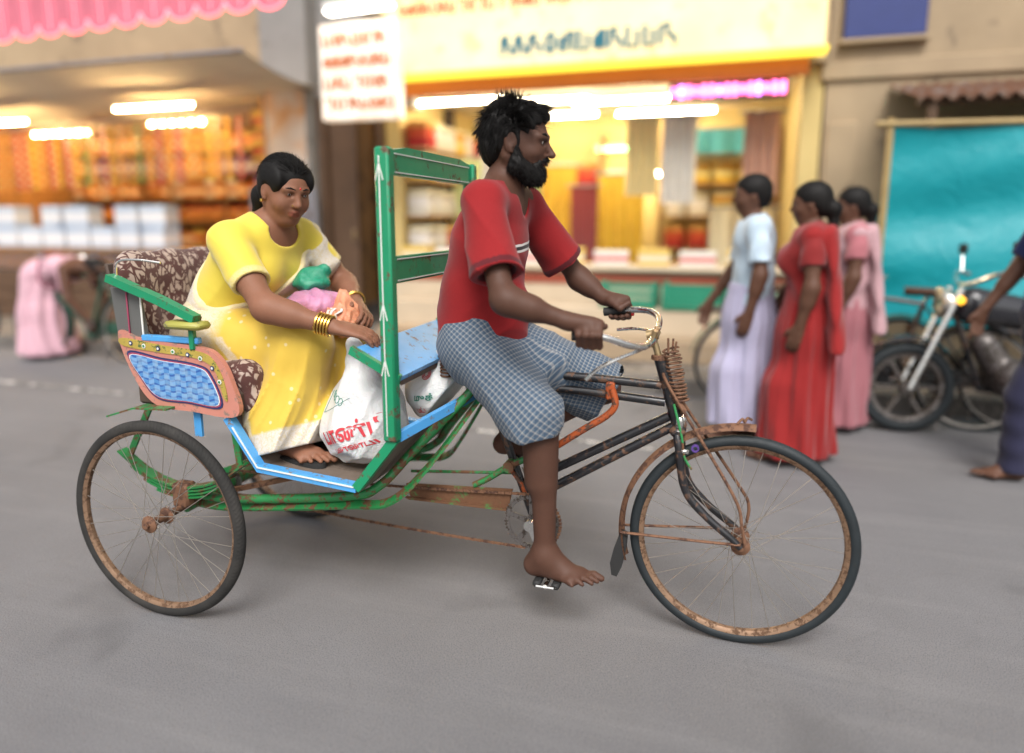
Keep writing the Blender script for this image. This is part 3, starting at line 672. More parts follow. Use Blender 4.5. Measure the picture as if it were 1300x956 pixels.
# counter and steps
cb = thing('shop_counter', 'long pale stone counter with stepped ledges before the yellow-lit shop', 'counter', (-1.6, 4.75, .12))
m_pale = mat('pale_stone', (.52, .42, .30), .55, var=.2, vs=3, bump=.15, bs=30); m_redst = mat('red_oxide_band', (.30, .06, .03), .6, var=.2)
MB().box((-1.55, 4.74, .50), (4.0, .44, .76), .008).build('counter_body', m_pale, cb); MB().box((-1.55, 4.72, .905), (4.06, .54, .045), .01).build('counter_top', m_pale, cb); MB().box((-1.55, 4.512, .80), (3.98, .014, .10), .003).build('red_band', m_redst, cb)
MB().box((-1.55, 4.36, .34), (3.7, .30, .44), .01).build('upper_step', m_pale, cb); MB().box((-1.55, 4.06, .22), (3.7, .30, .20), .01).build('lower_step', mat('tan_stone', (.34, .25, .16), .7, var=.25, vs=3), cb)
def crate(x, y, z, rz, label):
    o = thing('crate', label, 'crate', (x, y, z), rz, 'green crates before the yellow-lit shop'); g_ = mat('green_crate_plastic', (.02, .22, .13), .45, var=.2)
    MB().box((0, 0, .012), (.50, .34, .024), .004).build('base', g_, o, loc=(0, 0, 0))
    for k in range(3):
        for q in (-1, 1):
            MB().box((0, q * .165, .06 + .075 * k), (.50, .014, .05), .004).build('side_slat', g_, o, loc=(0, 0, 0)); MB().box((q * .245, 0, .06 + .075 * k), (.014, .31, .05), .004).build('end_slat', g_, o, loc=(0, 0, 0))
    for a in (-1, 1):
        for b in (-1, 1): MB().box((a * .24, b * .158, .125), (.035, .03, .25), .004).build('corner_post', g_, o, loc=(0, 0, 0))
for i, (x, y, z) in enumerate(((-.95, 4.38, .561), (-.38, 4.36, .561), (.15, 4.38, .561))): crate(x, y, z, .05 * (i - 1), 'green slatted plastic crate on the upper step before the yellow-lit shop')
# --- tan wall, navy sign, rusty roof sheet and turquoise tarpaulin
cw = thing('corner_building', 'tan plastered building beside the yellow-lit shop with a rusty roof sheet', 'building', (3.0, 5.0, .12)); MB().box((3.3, 5.35, 3.2), (5.2, .7, 6.2)).build('wall', m_tan, cw)
MB().box((.86, 4.99, 1.2), (.26, .05, 2.1), .01).build('pilaster', m_tan, cw); MB().box((1.6, 4.985, 2.7), (1.9, .05, .16), .01).build('string_course', m_tan, cw)
ns = thing('shop_sign', 'plain navy blue sign board on the tan wall', 'sign', (1.12, 4.9, 2.95)); MB().box((1.13, 4.95, 3.32), (.66, .06, .72), .008).build('board', mat('navy_sign_paint', (.02, .035, .16), .45, var=.15), ns); MB().box((1.13, 4.94, 2.935), (.72, .09, .04), .006).build('frame_bar', m_tan, ns)
def corr(d): return lambda u, w: (1.22 + 3.3 * u, 3.72 + 1.25 * w, 2.24 + .30 * w + .018 * math.sin(u * 3.3 * 2 * math.pi / .11) + d)
m = MB(); m.grid(corr(0), 240, 4); m.grid(corr(.004), 240, 4); rf = m.build('roof_sheet', mat('rusty_roof_sheet', (.16, .075, .045), .8, metal=.2, var=.4, vs=4, wear=((.26, .22, .2), .3, 5)), cw)
for x in (1.3, 2.9, 4.4): MB().tube([(x, 3.78, .10), (x, 3.78, 2.25)], .035, 8).build('roof_post', m_brown, cw)
MB().tube([(1.2, 3.8, 2.235), (4.55, 3.8, 2.235)], .03, 8).build('roof_beam', m_brown, cw)
tp = thing('tarpaulin', 'turquoise tarpaulin sheet hung along the front of the tan building', 'tarpaulin', (2.2, 3.6, .6)); t = NT('turquoise_tarp'); t.base(t.mix(t.noise(3, 5), (.0, .23, .27), (.012, .31, .35)), .42, 0, .4); t.bump(t.noise(5, 5, .6, dist=1), .5, .03); t.bump(t.noise(300, 2), .2, .0008)
def tarp(d):
    def f(u, w):
        x = .98 + 2.7 * u; z = 2.05 - .035 * math.sin(u * 9) - 1.42 * w; sag = .05 * math.sin(u * 11 + 1.5 * w) * (.3 + w) + .05 * math.sin(math.pi * min(1, w * 1.1)) + .018 * math.sin(16 * w + 5 * u) + .03 * math.sin(8 * (w - .6 * u)) * w
        return (x, 3.58 + sag + d, z)
    return f
m = MB(); m.grid(tarp(0), 90, 50); m.grid(tarp(.006), 90, 50); m.build('sheet', t.m, tp); MB().tube([(.9, 3.585, 2.06), (3.75, 3.585, 2.02)], .022, 8).build('top_pole', mat('bamboo', (.36, .25, .10), .6, var=.25, vs=9), tp)
for x in (1.0, 3.7): MB().tube([(x, 3.60, .10), (x, 3.60, 2.10)], .024, 8).build('side_pole', MATS['bamboo'], tp)

for nm_, x0, x1, lb in (('neighbour_building', -18.0, -11.05, 'plain grey building with a closed shutter beyond the orange-lit shop'), ('neighbour_building', 5.95, 13.0, 'plain grey building with a closed shutter beyond the turquoise tarpaulin')):
    nb = thing(nm_, lb, 'building', ((x0 + x1) / 2, 5.1, .12)); xc = (x0 + x1) / 2
    MB().box((xc, 6.3, 3.2), (x1 - x0, 2.6, 6.2)).build('wall', m_grey, nb); MB().box((xc, 4.93, 2.95), (x1 - x0, .16, .14), .01).build('cornice', m_tan, nb)
    for k in range(26): MB().box((xc, 4.985, .17 + .095 * k), (2.6, .02, .088), .008).build('shutter_slat', m_shutter, nb)
    for q in (-1, 1):
        w = MB().box((xc + q * 1.9, 4.98, 4.5), (1.0, .05, 1.2), .01).build('window', m_brown, nb); MB().box((xc + q * 1.9, 4.95, 4.5), (.86, .02, 1.06), .004).build('pane', MATS['dark_glass'], w)
# ================================================================== the cycle rickshaw (heads along +X, its right side faces -Y)
rk = thing('cycle_rickshaw', 'three-wheeled cycle rickshaw with green back frame, blue plank and painted seat box', 'rickshaw', (-1.0, 0, 0))

def build_wheel(name, parent, hub, tyre_mat, r_t=.019, grey=False, n_sp=36, tread=False):
    Rr = .317
    m = MB(); m.lathe([(Rr, -.013), (Rr + .006, -.015), (Rr + .006, .015), (Rr, .013), (Rr - .008, .008), (Rr - .010, 0), (Rr - .008, -.008)], 72, axis='Y', closed=True)
    w = m.build(name, m_rim, parent, loc=V3(hub) - WL[parent.name])
    t = MB(); rc = .355 - r_t
    prof = [(rc + r_t * math.cos(a), r_t * .98 * math.sin(a)) for a in np.linspace(0, 2 * math.pi, 15)[:-1]]
    t.lathe(prof, 96, axis='Y', closed=True); t.build('tyre', tyre_mat, w, loc=(0, 0, 0))
    h = MB(); h.lathe([(.008, -.062), (.012, -.06), (.012, -.05), (.03, -.042), (.03, -.036), (.016, -.03), (.014, 0), (.016, .03), (.03, .036), (.03, .042), (.012, .05), (.012, .06), (.008, .062)], 20, axis='Y')
    h.build('hub', m_rust, w, loc=(0, 0, 0))
    sp = None
    for k in range(n_sp):
        side = 1 if k % 2 else -1; lean = .42 if (k // 2) % 2 else -.42
        if k < 4:
            s = MB(); a0 = lean
            s.tube([(.028 * math.sin(a0 * 3), side * .038, .028 * math.cos(a0 * 3)), (0, side * .004, Rr - .008)], .00125, 5)
            me = s.mesh('spoke', m_spoke); SPK.setdefault(len(SPK), me)
        me = SPK[k % 4]
        o = bpy.data.objects.new('spoke', me); link(o, w); o.rotation_euler = (0, 2 * math.pi * k / n_sp, 0)
    return w
SPK = {}
fw = build_wheel('front_wheel', rk, (0, 0, .355), m_tyre)
tread = MB()
for sy in (-1, 1):
    SPK.clear()
    build_wheel('rear_wheel', rk, (-1.92, sy * .427, .355), m_tyreg, .0205)

# ---- front end
m = MB()
for s in (-1, 1):
    m.tube(catmull([(-.213, s * .03, .715), (-.203, s * .047, .665), (-.178, s * .05, .53), (-.115, s * .052, .452), (-.03, s * .056, .385), (.0, s * .057, .357)], 6), [.014] * 12 + [.0135] * 6 + [.0125] * 6 + [.011] * 7, 10)
m.box((-.21, 0, .712), (.05, .10, .03), .01)
ff = m.build('front_fork', m_black, rk)
MB().lathe([(.020, -.02), (.023, -.015), (.023, .015), (.02, .02)], 16, (-.206, -.0, .735)).build('fork_crown_ring', m_chrome, ff)
MB().box((-.188, -.052, .655), (.035, .012, .014), .003).build('lamp_bracket', m_chrome, ff)
MB().tube([(-.276, 0, .945), (-.207, 0, .712)], .021, 14).build('head_tube', m_black, rk)
m = MB(); ax0, ax1 = V3(-.243, -.004, .975), V3(-.205, -.004, .80)
e1 = unit(np.cross(ax1 - ax0, V3(0, 1, 0))); e2 = V3(0, 1, 0)
m.tube([ax0 + (ax1 - ax0) * (i / 220) + (.024 + .003 * math.sin(i * .31)) * (math.cos(i * .42) * e1 + math.sin(i * .42) * e2) for i in range(221)], .0036, 6)
for dx, dy, h in ((-.006, -.012, .035), (.004, .01, .03), (.012, -.004, .024)):
    m.tube([ax0 + V3(dx, dy, -.02), ax0 + V3(dx * 1.4, dy * 1.4, h)], .0038, 6)
m.tube([ax1 + V3(-.02, -.015, .02), ax1 + V3(.012, -.02, -.02), ax1 + V3(.0, .01, -.035)], .010, 8)
m.build('coil_spring', m_rust, rk)
for s in (-1, 1):
    P = [(-.262, s * .03, .90), (-.232, s * .032, .84), (-.033, s * .045, .529), (.0, s * .06, .43), (.012, s * .064, .37)] if s < 0 else [(-.25, .03, .88), (-.212, .032, .81), (-.02, .048, .535), (.022, .06, .455), (.014, .064, .37)]
    MB().tube(catmull(P, 5), .0052, 8).build('fork_support_rod', m_rust, rk)
m = MB(); m.tube([(-.275, 0, .93), (-.303, 0, 1.015)], .011, 12); m.tube([(-.32, 0, 1.012), (-.285, 0, 1.02)], .017, 12)
stem = m.build('handlebar_stem', m_brass, rk)
MB().lathe([(.018, -.008), (.026, -.006), (.026, .006), (.018, .008)], 14, (-.278, 0, .943)).build('headset_nut', m_rust, rk)
HBR = catmull([(-.302, 0, 1.018), (-.298, -.06, 1.006), (-.315, -.135, 1.0), (-.355, -.2, 1.015), (-.42, -.245, 1.042), (-.505, -.257, 1.044)], 6)
HBL = catmull([(-.302, 0, 1.018), (-.292, .07, 1.03), (-.30, .16, 1.05), (-.34, .225, 1.062), (-.41, .255, 1.06), (-.50, .264, 1.048)], 6)
hb = MB().tube(HBR[::-1] + HBL[1:], .0112, 12).build('handlebar', m_chrome, rk)
for P in (HBR, HBL):
    MB().tube([P[-1] + unit(P[-1] - P[-3]) * .004] + P[-6:][::-1], .0155, 12).build('grip', m_rubber, hb)
bl = MB().tube(catmull([(-.292, -.03, 1.0), (-.33, -.125, .985), (-.39, -.195, .966), (-.44, -.215, .938), (-.472, -.222, .905)], 5), .0058, 8).build('brake_lever', m_chrome, hb)
MB().tube(catmull([(-.292, .03, 1.005), (-.32, .14, 1.005), (-.38, .21, 1.0), (-.45, .23, .99)], 5), .0055, 8).build('brake_lever', m_chrome, hb)
m = MB()
for y in (-.045, -.02, .02, .045):
    m.tube([(-.305, y, .985), (-.29, y, 1.035)], .009, 8)
m.tube([(-.296, -.06, .998), (-.29, 0, 1.003), (-.288, .06, 1.015)], .007, 8)
m.build('brake_rod_clamp', m_brass, hb)
MB().lathe([(.003, -.006), (.009, -.004), (.009, .004), (.003, .006)], 12, (-.40, .262, 1.046), axis='X').build('reflector', m_redlens, hb)
# front mudguard with its lip, wing nut, stays and flap
def guard(Rg, a0, a1, w, drop, n=40):
    def fn(u, v):
        a = R(a0 + (a1 - a0) * u); q = (v - .5) * 2; r = Rg - drop * q * q
        return (r * math.cos(a), q * w / 2, .355 + r * math.sin(a))
    return fn
m = MB(); m.grid(guard(.393, 86, 197, .056, .016), 40, 9); m.grid(guard(.3915, 86, 197, .055, .016), 40, 9)
mg = m.build('front_mudguard', m_rust, rk)
MB().tube(catmull([(-.03, -.012, .748), (-.015, -.004, .763), (-.008, 0, .752), (0, .006, .764), (.014, .012, .757)], 5), .0042, 7).build('wing_nut', m_rust, mg)
MB().prism([(-.385, .335), (-.362, .325), (-.366, .27), (-.376, .215), (-.392, .178), (-.410, .182), (-.416, .225), (-.404, .28)], -.022, .022).build('mud_flap', m_rubber, mg)
for s in (-1, 1):
    MB().tube([(-.383, s * .03, .345), (-.1, s * .055, .362), (.0, s * .064, .37)], .0062, 7, flat=(1, .7)).build('mudguard_stay', m_rust, mg)
m = MB(); m.lathe([(.012, -.006), (.012, .006), (.0075, .006), (.0075, -.006)], 14, (-.152, -.062, .672), axis='Y', closed=True).build('purple_ring', m_purple, rk)
MB().tube(catmull([(-.225, -.026, .80), (-.195, -.05, .70), (-.185, -.055, .64), (-.16, -.058, .60)], 5), .004, 6).build('brake_cable', m_greenm, rk)
# ---- bicycle frame
for P in ([(-.886, 0, .868), (-.52, 0, .862), (-.268, 0, .852)], [(-.868, 0, .822), (-.511, 0, .814), (-.255, 0, .797)]):
    MB().tube(P, .0145, 12).build('top_tube', m_black, rk)
for P in ([(-.715, 0, .475), (-.24, 0, .752)], [(-.70, 0, .415), (-.222, 0, .722)]):
    MB().tube(P, .0155, 12).build('down_tube', m_black, rk)
st = MB().tube([(-.698, 0, .36), (-.898, 0, .905)], .0145, 12).build('seat_tube', m_black, rk)
MB().tube([(-.682, -.04, .352), (-.682, .04, .352)], .024, 16).build('bottom_bracket', m_steel, rk)
MB().tube([(-.868, 0, .823), (-.876, 0, .845)], .02, 12).build('seat_clamp', m_chrome, st)
# saddle
def sad(u, v):
    a = 2 * math.pi * u; L = v; x = -1.03 + .27 * L
    w = .088 * (1 - L) ** .55 * (1 if L > .08 else math.sqrt(max(L, .001) / .08)) + .018 * math.sin(math.pi * min(1, L * 1.02))
    h = .026 * math.sin(math.pi * max(.02, min(.98, L))) ** .4
    return (x, w * math.cos(a), .918 + h * math.sin(a) - .012 * math.sin(math.pi * L))
m = MB(); m.grid(sad, 24, 20, True)
sd = m.build('saddle', m_leather, rk)
for y in (-.055, .055):
    MB().tube([(-.995 + .0 * i, y + .016 * math.cos(i * .5), .845 + i * .0009) for i in range(60)] if False else [(-.995 + .017 * math.sin(i * .5), y + .017 * math.cos(i * .5), .842 + i * .00095) for i in range(64)], .0032, 6).build('saddle_spring', m_rust, sd)
MB().tube([(-1.0, -.055, .842), (-.9, -.02, .868), (-.80, 0, .885)], .005, 6).build('saddle_rail', m_rust, sd)
MB().tube([(-1.0, .055, .842), (-.9, .02, .868), (-.80, 0, .885)], .005, 6).build('saddle_rail', m_rust, sd)
# ---- drive
BBx, BBz = -.682, .352
m = MB(); NTH = 48; pr = []
for k in range(NTH * 4):
    a = 2 * math.pi * k / (NTH * 4); r = (.0955, .0955, .1015, .1015)[k % 4]; pr.append((BBx + r * math.cos(a), BBz + r * math.sin(a)))
inn = [(BBx + .083 * math.cos(2 * math.pi * k / (NTH * 4)), BBz + .083 * math.sin(2 * math.pi * k / (NTH * 4))) for k in range(NTH * 4)]
n4 = NTH * 4
vs = [(x, -.053, z) for x, z in pr] + [(x, -.053, z) for x, z in inn] + [(x, -.057, z) for x, z in pr] + [(x, -.057, z) for x, z in inn]
fs = []
for k in range(n4):
    l = (k + 1) % n4
    fs += [(k, l, n4 + l, n4 + k), (2 * n4 + k, 3 * n4 + k, 3 * n4 + l, 2 * n4 + l), (k, 2 * n4 + k, 2 * n4 + l, l), (n4 + k, n4 + l, 3 * n4 + l, 3 * n4 + k)]
m.add(vs, fs)
for k in range(5):
    a = R(20 + 72 * k); ca, sa = math.cos(a), math.sin(a)
    m.strip([(BBx + .015 * ca, -.055, BBz + .015 * sa), (BBx + .086 * ca, -.055, BBz + .086 * sa)], .018, .005, (-sa, 0, ca))
m.lathe([(.026, -.006), (.026, .006)], 18, (BBx, -.056, BBz), axis='Y')
cr = m.build('chainring', m_steel, rk)
PR, PL = V3(-.602, -.13, .193), V3(-.762, .13, .511)
for P, s in ((PR, -1), (PL, 1)):
    m = MB(); y = s * .083
    m.strip([(BBx, y, BBz), (P[0], y + s * .012, P[2])], .024, .014, (0, 0, 1) if abs(P[0] - BBx) > .1 else (1, 0, 0))
    m.lathe([(.02, -.012), (.02, .012)], 14, (BBx, y, BBz), axis='Y')
    c = m.build('crank', m_chrome, rk)
    p = MB(); p.tube([(P[0], s * .09, P[2]), (P[0], s * .185, P[2])], .0085, 10); q = p.build('pedal', m_chrome, rk)
    for dx in (-.032, .032):
        MB().box((P[0] + dx, s * .142, P[2]), (.026, .078, .022), .006).build('pedal_rubber', m_rubber, q)
    MB().tube([(P[0] - .03, s * .186, P[2] - .0), (P[0] + .03, s * .186, P[2] + .0)], .005, 6).build('pedal_end_plate', m_chrome, q)
def chain(m, p0, p1, n):
    p0, p1 = V3(p0), V3(p1); T = unit(p1 - p0); ang = math.atan2(T[2], T[0]); ca, sa = math.cos(ang), math.sin(ang)
    Rm = [[ca, 0, -sa], [0, 1, 0], [sa, 0, ca]]
    for i in range(n):
        c = p0 + (p1 - p0) * ((i + .5) / n) - V3(0, 0, .012 * math.sin(math.pi * (i + .5) / n))
        m.box(c, (.0125 if i % 2 else .0105, .0075 if i % 2 else .004, .0085), 0, Rm)
m = MB(); chain(m, (-.692, -.055, .4515), (-1.915, -.055, .405), 96); m.build('chain_upper_run', m_rust, rk)
m = MB(); chain(m, (-.705, -.055, .254), (-1.915, -.055, .307), 96); m.build('chain_lower_run', m_rust, rk)
m = MB()
for k in range(24):
    a = R(-85 + 170 * k / 23); m.box((BBx + .0995 * math.cos(a), -.055, BBz + .0995 * math.sin(a)), (.009, .0065, .009), 0)
m.build('chain_round_ring', m_rust, rk)
m = MB(); m.lathe([(.048, -.003), (.05, 0), (.048, .003)], 28, (-1.92, -.055, .355), axis='Y'); m.build('rear_sprocket', m_steel, rk)
m = MB(); m.prism([(-1.161, .432), (-.756, .457), (-.772, .385), (-1.145, .381)], -.046, -.038); m.prism([(-1.16, .385), (-.775, .389), (-.775, .382), (-1.145, .378)], -.062, -.046)
m.build('chain_guard', mat('rusty_green_plate', (.06, .17, .045), .6, var=.35, wear=(RUST, .75, 16)), rk)
# hand-brake linkage, green at the back and orange in front
lk = MB().tube(catmull([(-.90, -.04, .455), (-.846, -.04, .486), (-.76, -.04, .545), (-.648, -.035, .60), (-.60, -.03, .628)], 5), .0115, 10).build('brake_linkage', m_greenm, rk)
MB().tube(catmull([(-.60, -.03, .628), (-.514, -.025, .69), (-.44, -.022, .742), (-.412, -.022, .782), (-.424, -.022, .835)], 6), .0118, 10).build('orange_linkage_arm', m_orange, lk)
MB().box((-.43, -.016, .826), (.03, .02, .06), .005).build('linkage_clamp', m_orange, lk)
MB().tube([(-.77, -.055, .538), (-.77, .02, .538)], .02, 12).build('linkage_pivot', m_greenm, lk)
MB().tube([(-.772, -.02, .52), (-.735, -.015, .47), (-.72, -.01, .43)], .007, 8).build('linkage_tail', m_orange, lk)
MB().tube([(-1.16, .0, .463), (-.772, 0, .50)], .0058, 8).build('pull_rod', m_greenm, rk)
# ---- chassis
for s in (-1, 1):
    A = [(-1.90, s * .26, .39), (-1.74, s * .26, .387), (-1.285, s * .25, .449), (-1.164, s * .24, .497), (-1.075, s * .17, .60), (-.915, s * .08, .781), (-.845, s * .03, .862)]
    MB().tube(catmull(A, 6), .0165, 10).build('chassis_tube', m_greenm, rk)
    B = [(-1.90, s * .25, .35), (-1.74, s * .25, .353), (-1.286, s * .25, .418), (-1.125, s * .235, .446), (-1.02, s * .15, .555), (-.885, s * .055, .755), (-.86, s * .025, .80)]
    MB().strip(catmull(B, 6), .034, .009, (0, 0, 1) if False else (0, 1, .6)).build('chassis_bar', m_greenm, rk)
    ls = MB()
    for k in range(4):
        L = .27 - .055 * k
        ls.strip([(-1.92 + L * q, s * .30, .395 + .012 * (3 - k) - .0 + .11 * (abs(q) * L / .27) ** 2) for q in np.linspace(-1, 1, 11)], .042, .007, (0, 1, 0))
    lf = ls.build('leaf_spring', m_greenm, rk)
    MB().box((-1.92, s * .30, .40), (.07, .055, .09), .008).build('spring_clamp', m_rust, lf)
    for x in (-2.15, -1.67):
        MB().strip([(x, s * .30, .53), (x + (.12 if x < -1.9 else -.02), s * .30, .735)], .024, .008, (1, 0, 0)).build('spring_hanger', m_greenm, rk)
    MB().strip([(-1.80, s * .335, .64), (-1.80, s * .335, .74)], .03, .01, (1, 0, 0)).build('seat_support', m_blue, rk)
    MB().strip([(-1.88, s * .2, .44), (-1.66, s * .2, .53), (-1.50, s * .2, .552)], .03, .02, (0, 1, 0)).build('floor_bearer', m_greenm, rk)
    MB().strip([(-1.78, s * .22, .40), (-1.48, s * .22, .49), (-1.40, s * .22, .52)], .026, .016, (0, 1, 0)).build('floor_bearer', m_rust, rk)
MB().tube([(-1.92, -.40, .355), (-1.92, .40, .355)], .0135, 12).build('rear_axle', m_rust, rk)
MB().tube([(-1.92, -.3, .355), (-1.92, .3, .355)], .026, 12).build('axle_housing', m_greenm, rk)
# rear mudguard arms (short green plates above the wheels)
for s in (-1, 1):
    m = MB(); m.strip([(-2.13, s * .375, .70), (-2.0, s * .385, .742), (-1.86, s * .385, .748)], .055, .006, (0, 1, 0)); m.build('rear_mudguard', m_greenm, rk)
# ---- foot well
prof = [(-1.665, .722), (-1.551, .556), (-1.185, .529), (-1.045, .705)]
for i in range(6):
    y = -.335 + .67 * (i + .5) / 6
    MB().strip([(x, y, z - .012) for x, z in prof], .107, .016, (0, 1, 0)).build('floor_plank', m_wood, rk)
for s in (-1, 1):
    e = MB().strip([(x, s * .345, z) for x, z in prof[:3]], .03, .026, (0, 1, 0)).build('floor_edge', m_blue, rk)
    MB().strip([(x, s * .3615, z + .004) for x, z in [(-1.64, .69), (-1.551, .558), (-1.19, .531)]], .004, .006, (0, 0, 1)).build('pinstripe', m_whitep, e)
    MB().strip([(x, s * .345, z) for x, z in prof[2:]], .034, .03, (0, 1, 0)).build('floor_edge_front', m_green, rk)
MB().strip([(-1.045, -.33, .706), (-.86, .10, .80)], .03, .02, (0, 0, 1)).build('front_edge_bar', m_blue, rk)
MB().strip([(-1.045, .33, .706), (-.86, .12, .80)], .03, .02, (0, 0, 1)).build('front_edge_bar', m_blue, rk)
# ---- green back frame behind the rider and the tilted blue plank
for s in (-1, 1):
    p = MB().box((-1.052, s * .352, 1.143), (.046, .04, .885), .006).build('post', m_green, rk)
    if s < 0:
        MB().box((-1.058, -.3732, 1.14), (.004, .0024, .84), .0008).build('pinstripe', m_whitep, p)
        for z in (1.51, 1.10, .93):
            for q in (-1, 1):
                MB().strip([(-1.058, -.3733, z + .03), (-1.058 + q * .012, -.3733, z - .02)], .003, .0025, (1, 0, 0)).build('pinstripe_arrow', m_whitep, p)
def rail(z0, z1, hump, name):
    n = 24; pts = []
    for i in range(n + 1):
        y = -.334 + .668 * i / n; q = 1 - abs(y) / .334
        pts.append((y, z1 + hump * min(1, q * 3) * (1 if name == 'top_rail' else 0)))
    for i in range(n, -1, -1):
        y = -.334 + .668 * i / n; pts.append((y, z0))
    r = MB().prism(pts, -1.066, -1.040, 'X').build(name, m_green, rk)
    for z in (z0 + .008, z1 - .008):
        MB().box((-1.0675, 0, z), (.0024, .62, .0028)).build('pinstripe', m_whitep, r)
        MB().box((-1.0385, 0, z), (.0024, .62, .0028)).build('pinstripe', m_whitep, r)
    return r
rail(1.508, 1.578, .016, 'top_rail'); mr = rail(1.187, 1.268, 0, 'middle_rail')
MB().tube([(-1.0668, -.31 + .01 * i, 1.248 + (.006 if i % 2 else -.002)) for i in range(60)], .0012, 4).build('zigzag_line', m_whitep, mr)
m = MB(); m.prism([(-1.195, .967), (-1.188, .982), (-1.026, .902), (-1.033, .886)], -.325, .325)
pk = m.build('blue_plank', m_blue, rk)
MB().prism([(-1.20, .965), (-1.19, .990), (-1.024, .907), (-1.034, .882)], -.345, -.3255).build('plank_end_batten', m_green, pk)
MB().prism([(-1.20, .965), (-1.19, .990), (-1.024, .907), (-1.034, .882)], .3255, .345).build('plank_end_batten', m_green, pk)
MB().prism([(-1.19, .955), (-1.19, .966), (-1.03, .885), (-1.03, .872)], -.324, .324).build('plank_underside', m_dkwood, pk)
# ---- seat box
sb = MB().box((-1.83, 0, .775), (.42, .70, .07), .01).build('seat_box', m_dkwood, rk)
def poly(pts, n=6): return [(p[0], p[1]) for p in catmull([(a, b, 0) for a, b in pts], n, True)]
outer = [(-2.076, .997), (-1.967, .978), (-1.741, .962), (-1.668, .932), (-1.624, .854), (-1.608, .737), (-1.795, .738), (-1.94, .750), (-2.023, .84)]
strip_ = [(-2.052, .950), (-1.90, .935), (-1.745, .922), (-1.682, .885), (-1.656, .80), (-1.64, .79), (-1.652, .86), (-1.688, .925), (-1.748, .949), (-1.90, .962), (-2.058, .978)]
navy_ = [(-2.040, .932), (-1.90, .918), (-1.752, .904), (-1.697, .872), (-1.664, .762), (-1.80, .765), (-1.925, .772), (-1.99, .835)]
field = [(-2.018, .905), (-1.90, .893), (-1.762, .880), (-1.712, .855), (-1.683, .782), (-1.80, .784), (-1.915, .79), (-1.968, .838)]
t = NT('blue_patterned_field'); cx, cy, cz = t.sep(t.co())
wv = t.math('SINE', t.math('MULTIPLY', t.math('ADD', cz, t.math('MULTIPLY', t.math('SINE', t.math('MULTIPLY', cx, 130.0)), .003)), 330.0))
ck = t.node('TexChecker'); ck.inputs['Scale'].default_value = 45; t.l.new(t.co(), ck.inputs[0])
c = t.mix(t.ramp(wv, [(.35, 0.0), (.6, 1.0)]), (.075, .23, .50), (.028, .10, .33)); c = t.mix(t.math('MULTIPLY', ck.outputs['Fac'], .35), c, (.35, .55, .75))
t.base(t.mix(t.ramp(t.noise(30, 5), [(.5, 0.0), (.7, .5)]), c, (.3, .42, .5)), .5)
m_field = t.m
for s in (-1, 1):
    y0, y1 = (s * .352, s * .372)
    sp = MB().prism(poly(outer) if s > 0 else poly(outer)[::-1], min(y0, y1), max(y0, y1)).build('side_panel', m_salmon, rk)
    def lay(nm, pts, mt, d):
        a, b = s * .372, s * (.372 + d)
        return MB().prism(poly(pts), min(a, b), max(a, b)).build(nm, mt, sp)
    lay('yellow_band', strip_, m_ylband, .003)
    lay('navy_border', navy_, m_navy, .0025)
    mg_ = [(x * .97 + -1.85 * .03, z * .93 + .838 * .07) for x, z in navy_]
    lay('magenta_border', mg_, m_magenta, .0038)
    wh_ = [(x * .93 + -1.85 * .07, z * .86 + .838 * .14) for x, z in navy_]
    lay('white_outline', [(x * 1.02 + 1.85 * .02, z * 1.02 - .838 * .02) for x, z in wh_], m_whitep, .0045)
    lay('blue_field', wh_, m_field, .0054)
    for i, (fx, fz) in enumerate([(-2.02, .962), (-1.965, .955), (-1.905, .949), (-1.845, .942), (-1.785, .935), (-1.735, .925), (-1.69, .895), (-1.665, .85)]):
        MB().lathe([(.0085, -.001), (.006, .001)], 8, (fx, s * .376, fz), axis='Y').build('painted_flower', m_whitep if i % 2 else m_navy, sp)
        MB().lathe([(.0045, -.001), (.003, .001)], 8, (fx, s * .3775, fz), axis='Y').build('flower_centre', m_greenm if i % 2 else m_whitep, sp)
    b = MB().box((-1.86, s * .362, .9815), (.235, .024, .022), .004).build('seat_side_rail', m_blue, rk)
    g = MB(); g.prism([(-2.10, 1.15), (-1.985, 1.13), (-1.965, .975), (-2.085, .99)], s * .355 - .008, s * .355 + .008); gp = g.build('side_wing', m_greyp, rk)
    MB().box((-1.972, s * .366, 1.05), (.007, .004, .155), .001).build('white_edge', m_whitep, gp)
    MB().box((-2.03, s * .366, 1.06), (.006, .004, .15), .001).build('red_stripe', m_magenta, gp)
    ar = MB().strip([(-2.075, s * .385, 1.185), (-1.87, s * .385, 1.115), (-1.73, s * .385, 1.058)], .036, .026, (0, 1, 0)).build('armrest', m_green, rk)
    MB().strip([(-2.06, s * .35, 1.165), (-1.87, s * .35, 1.095), (-1.75, s * .35, 1.05)], .02, .02, (0, 1, 0)).build('armrest_bar', m_greenm, ar)
    MB().box((-1.775, s * .378, 1.036), (.145, .07, .026), .01).build('armrest_pad', m_pad, ar)
    MB().box((-1.765, s * .37, .99), (.02, .02, .075), .003).build('armrest_post', m_green, ar)
    MB().tube(catmull([(-2.06, s * .37, 1.17), (-2.05, s * .37, 1.235), (-1.98, s * .36, 1.245), (-1.90, s * .34, 1.235)], 6), .004, 6).build('wire_loop', m_chrome, ar)
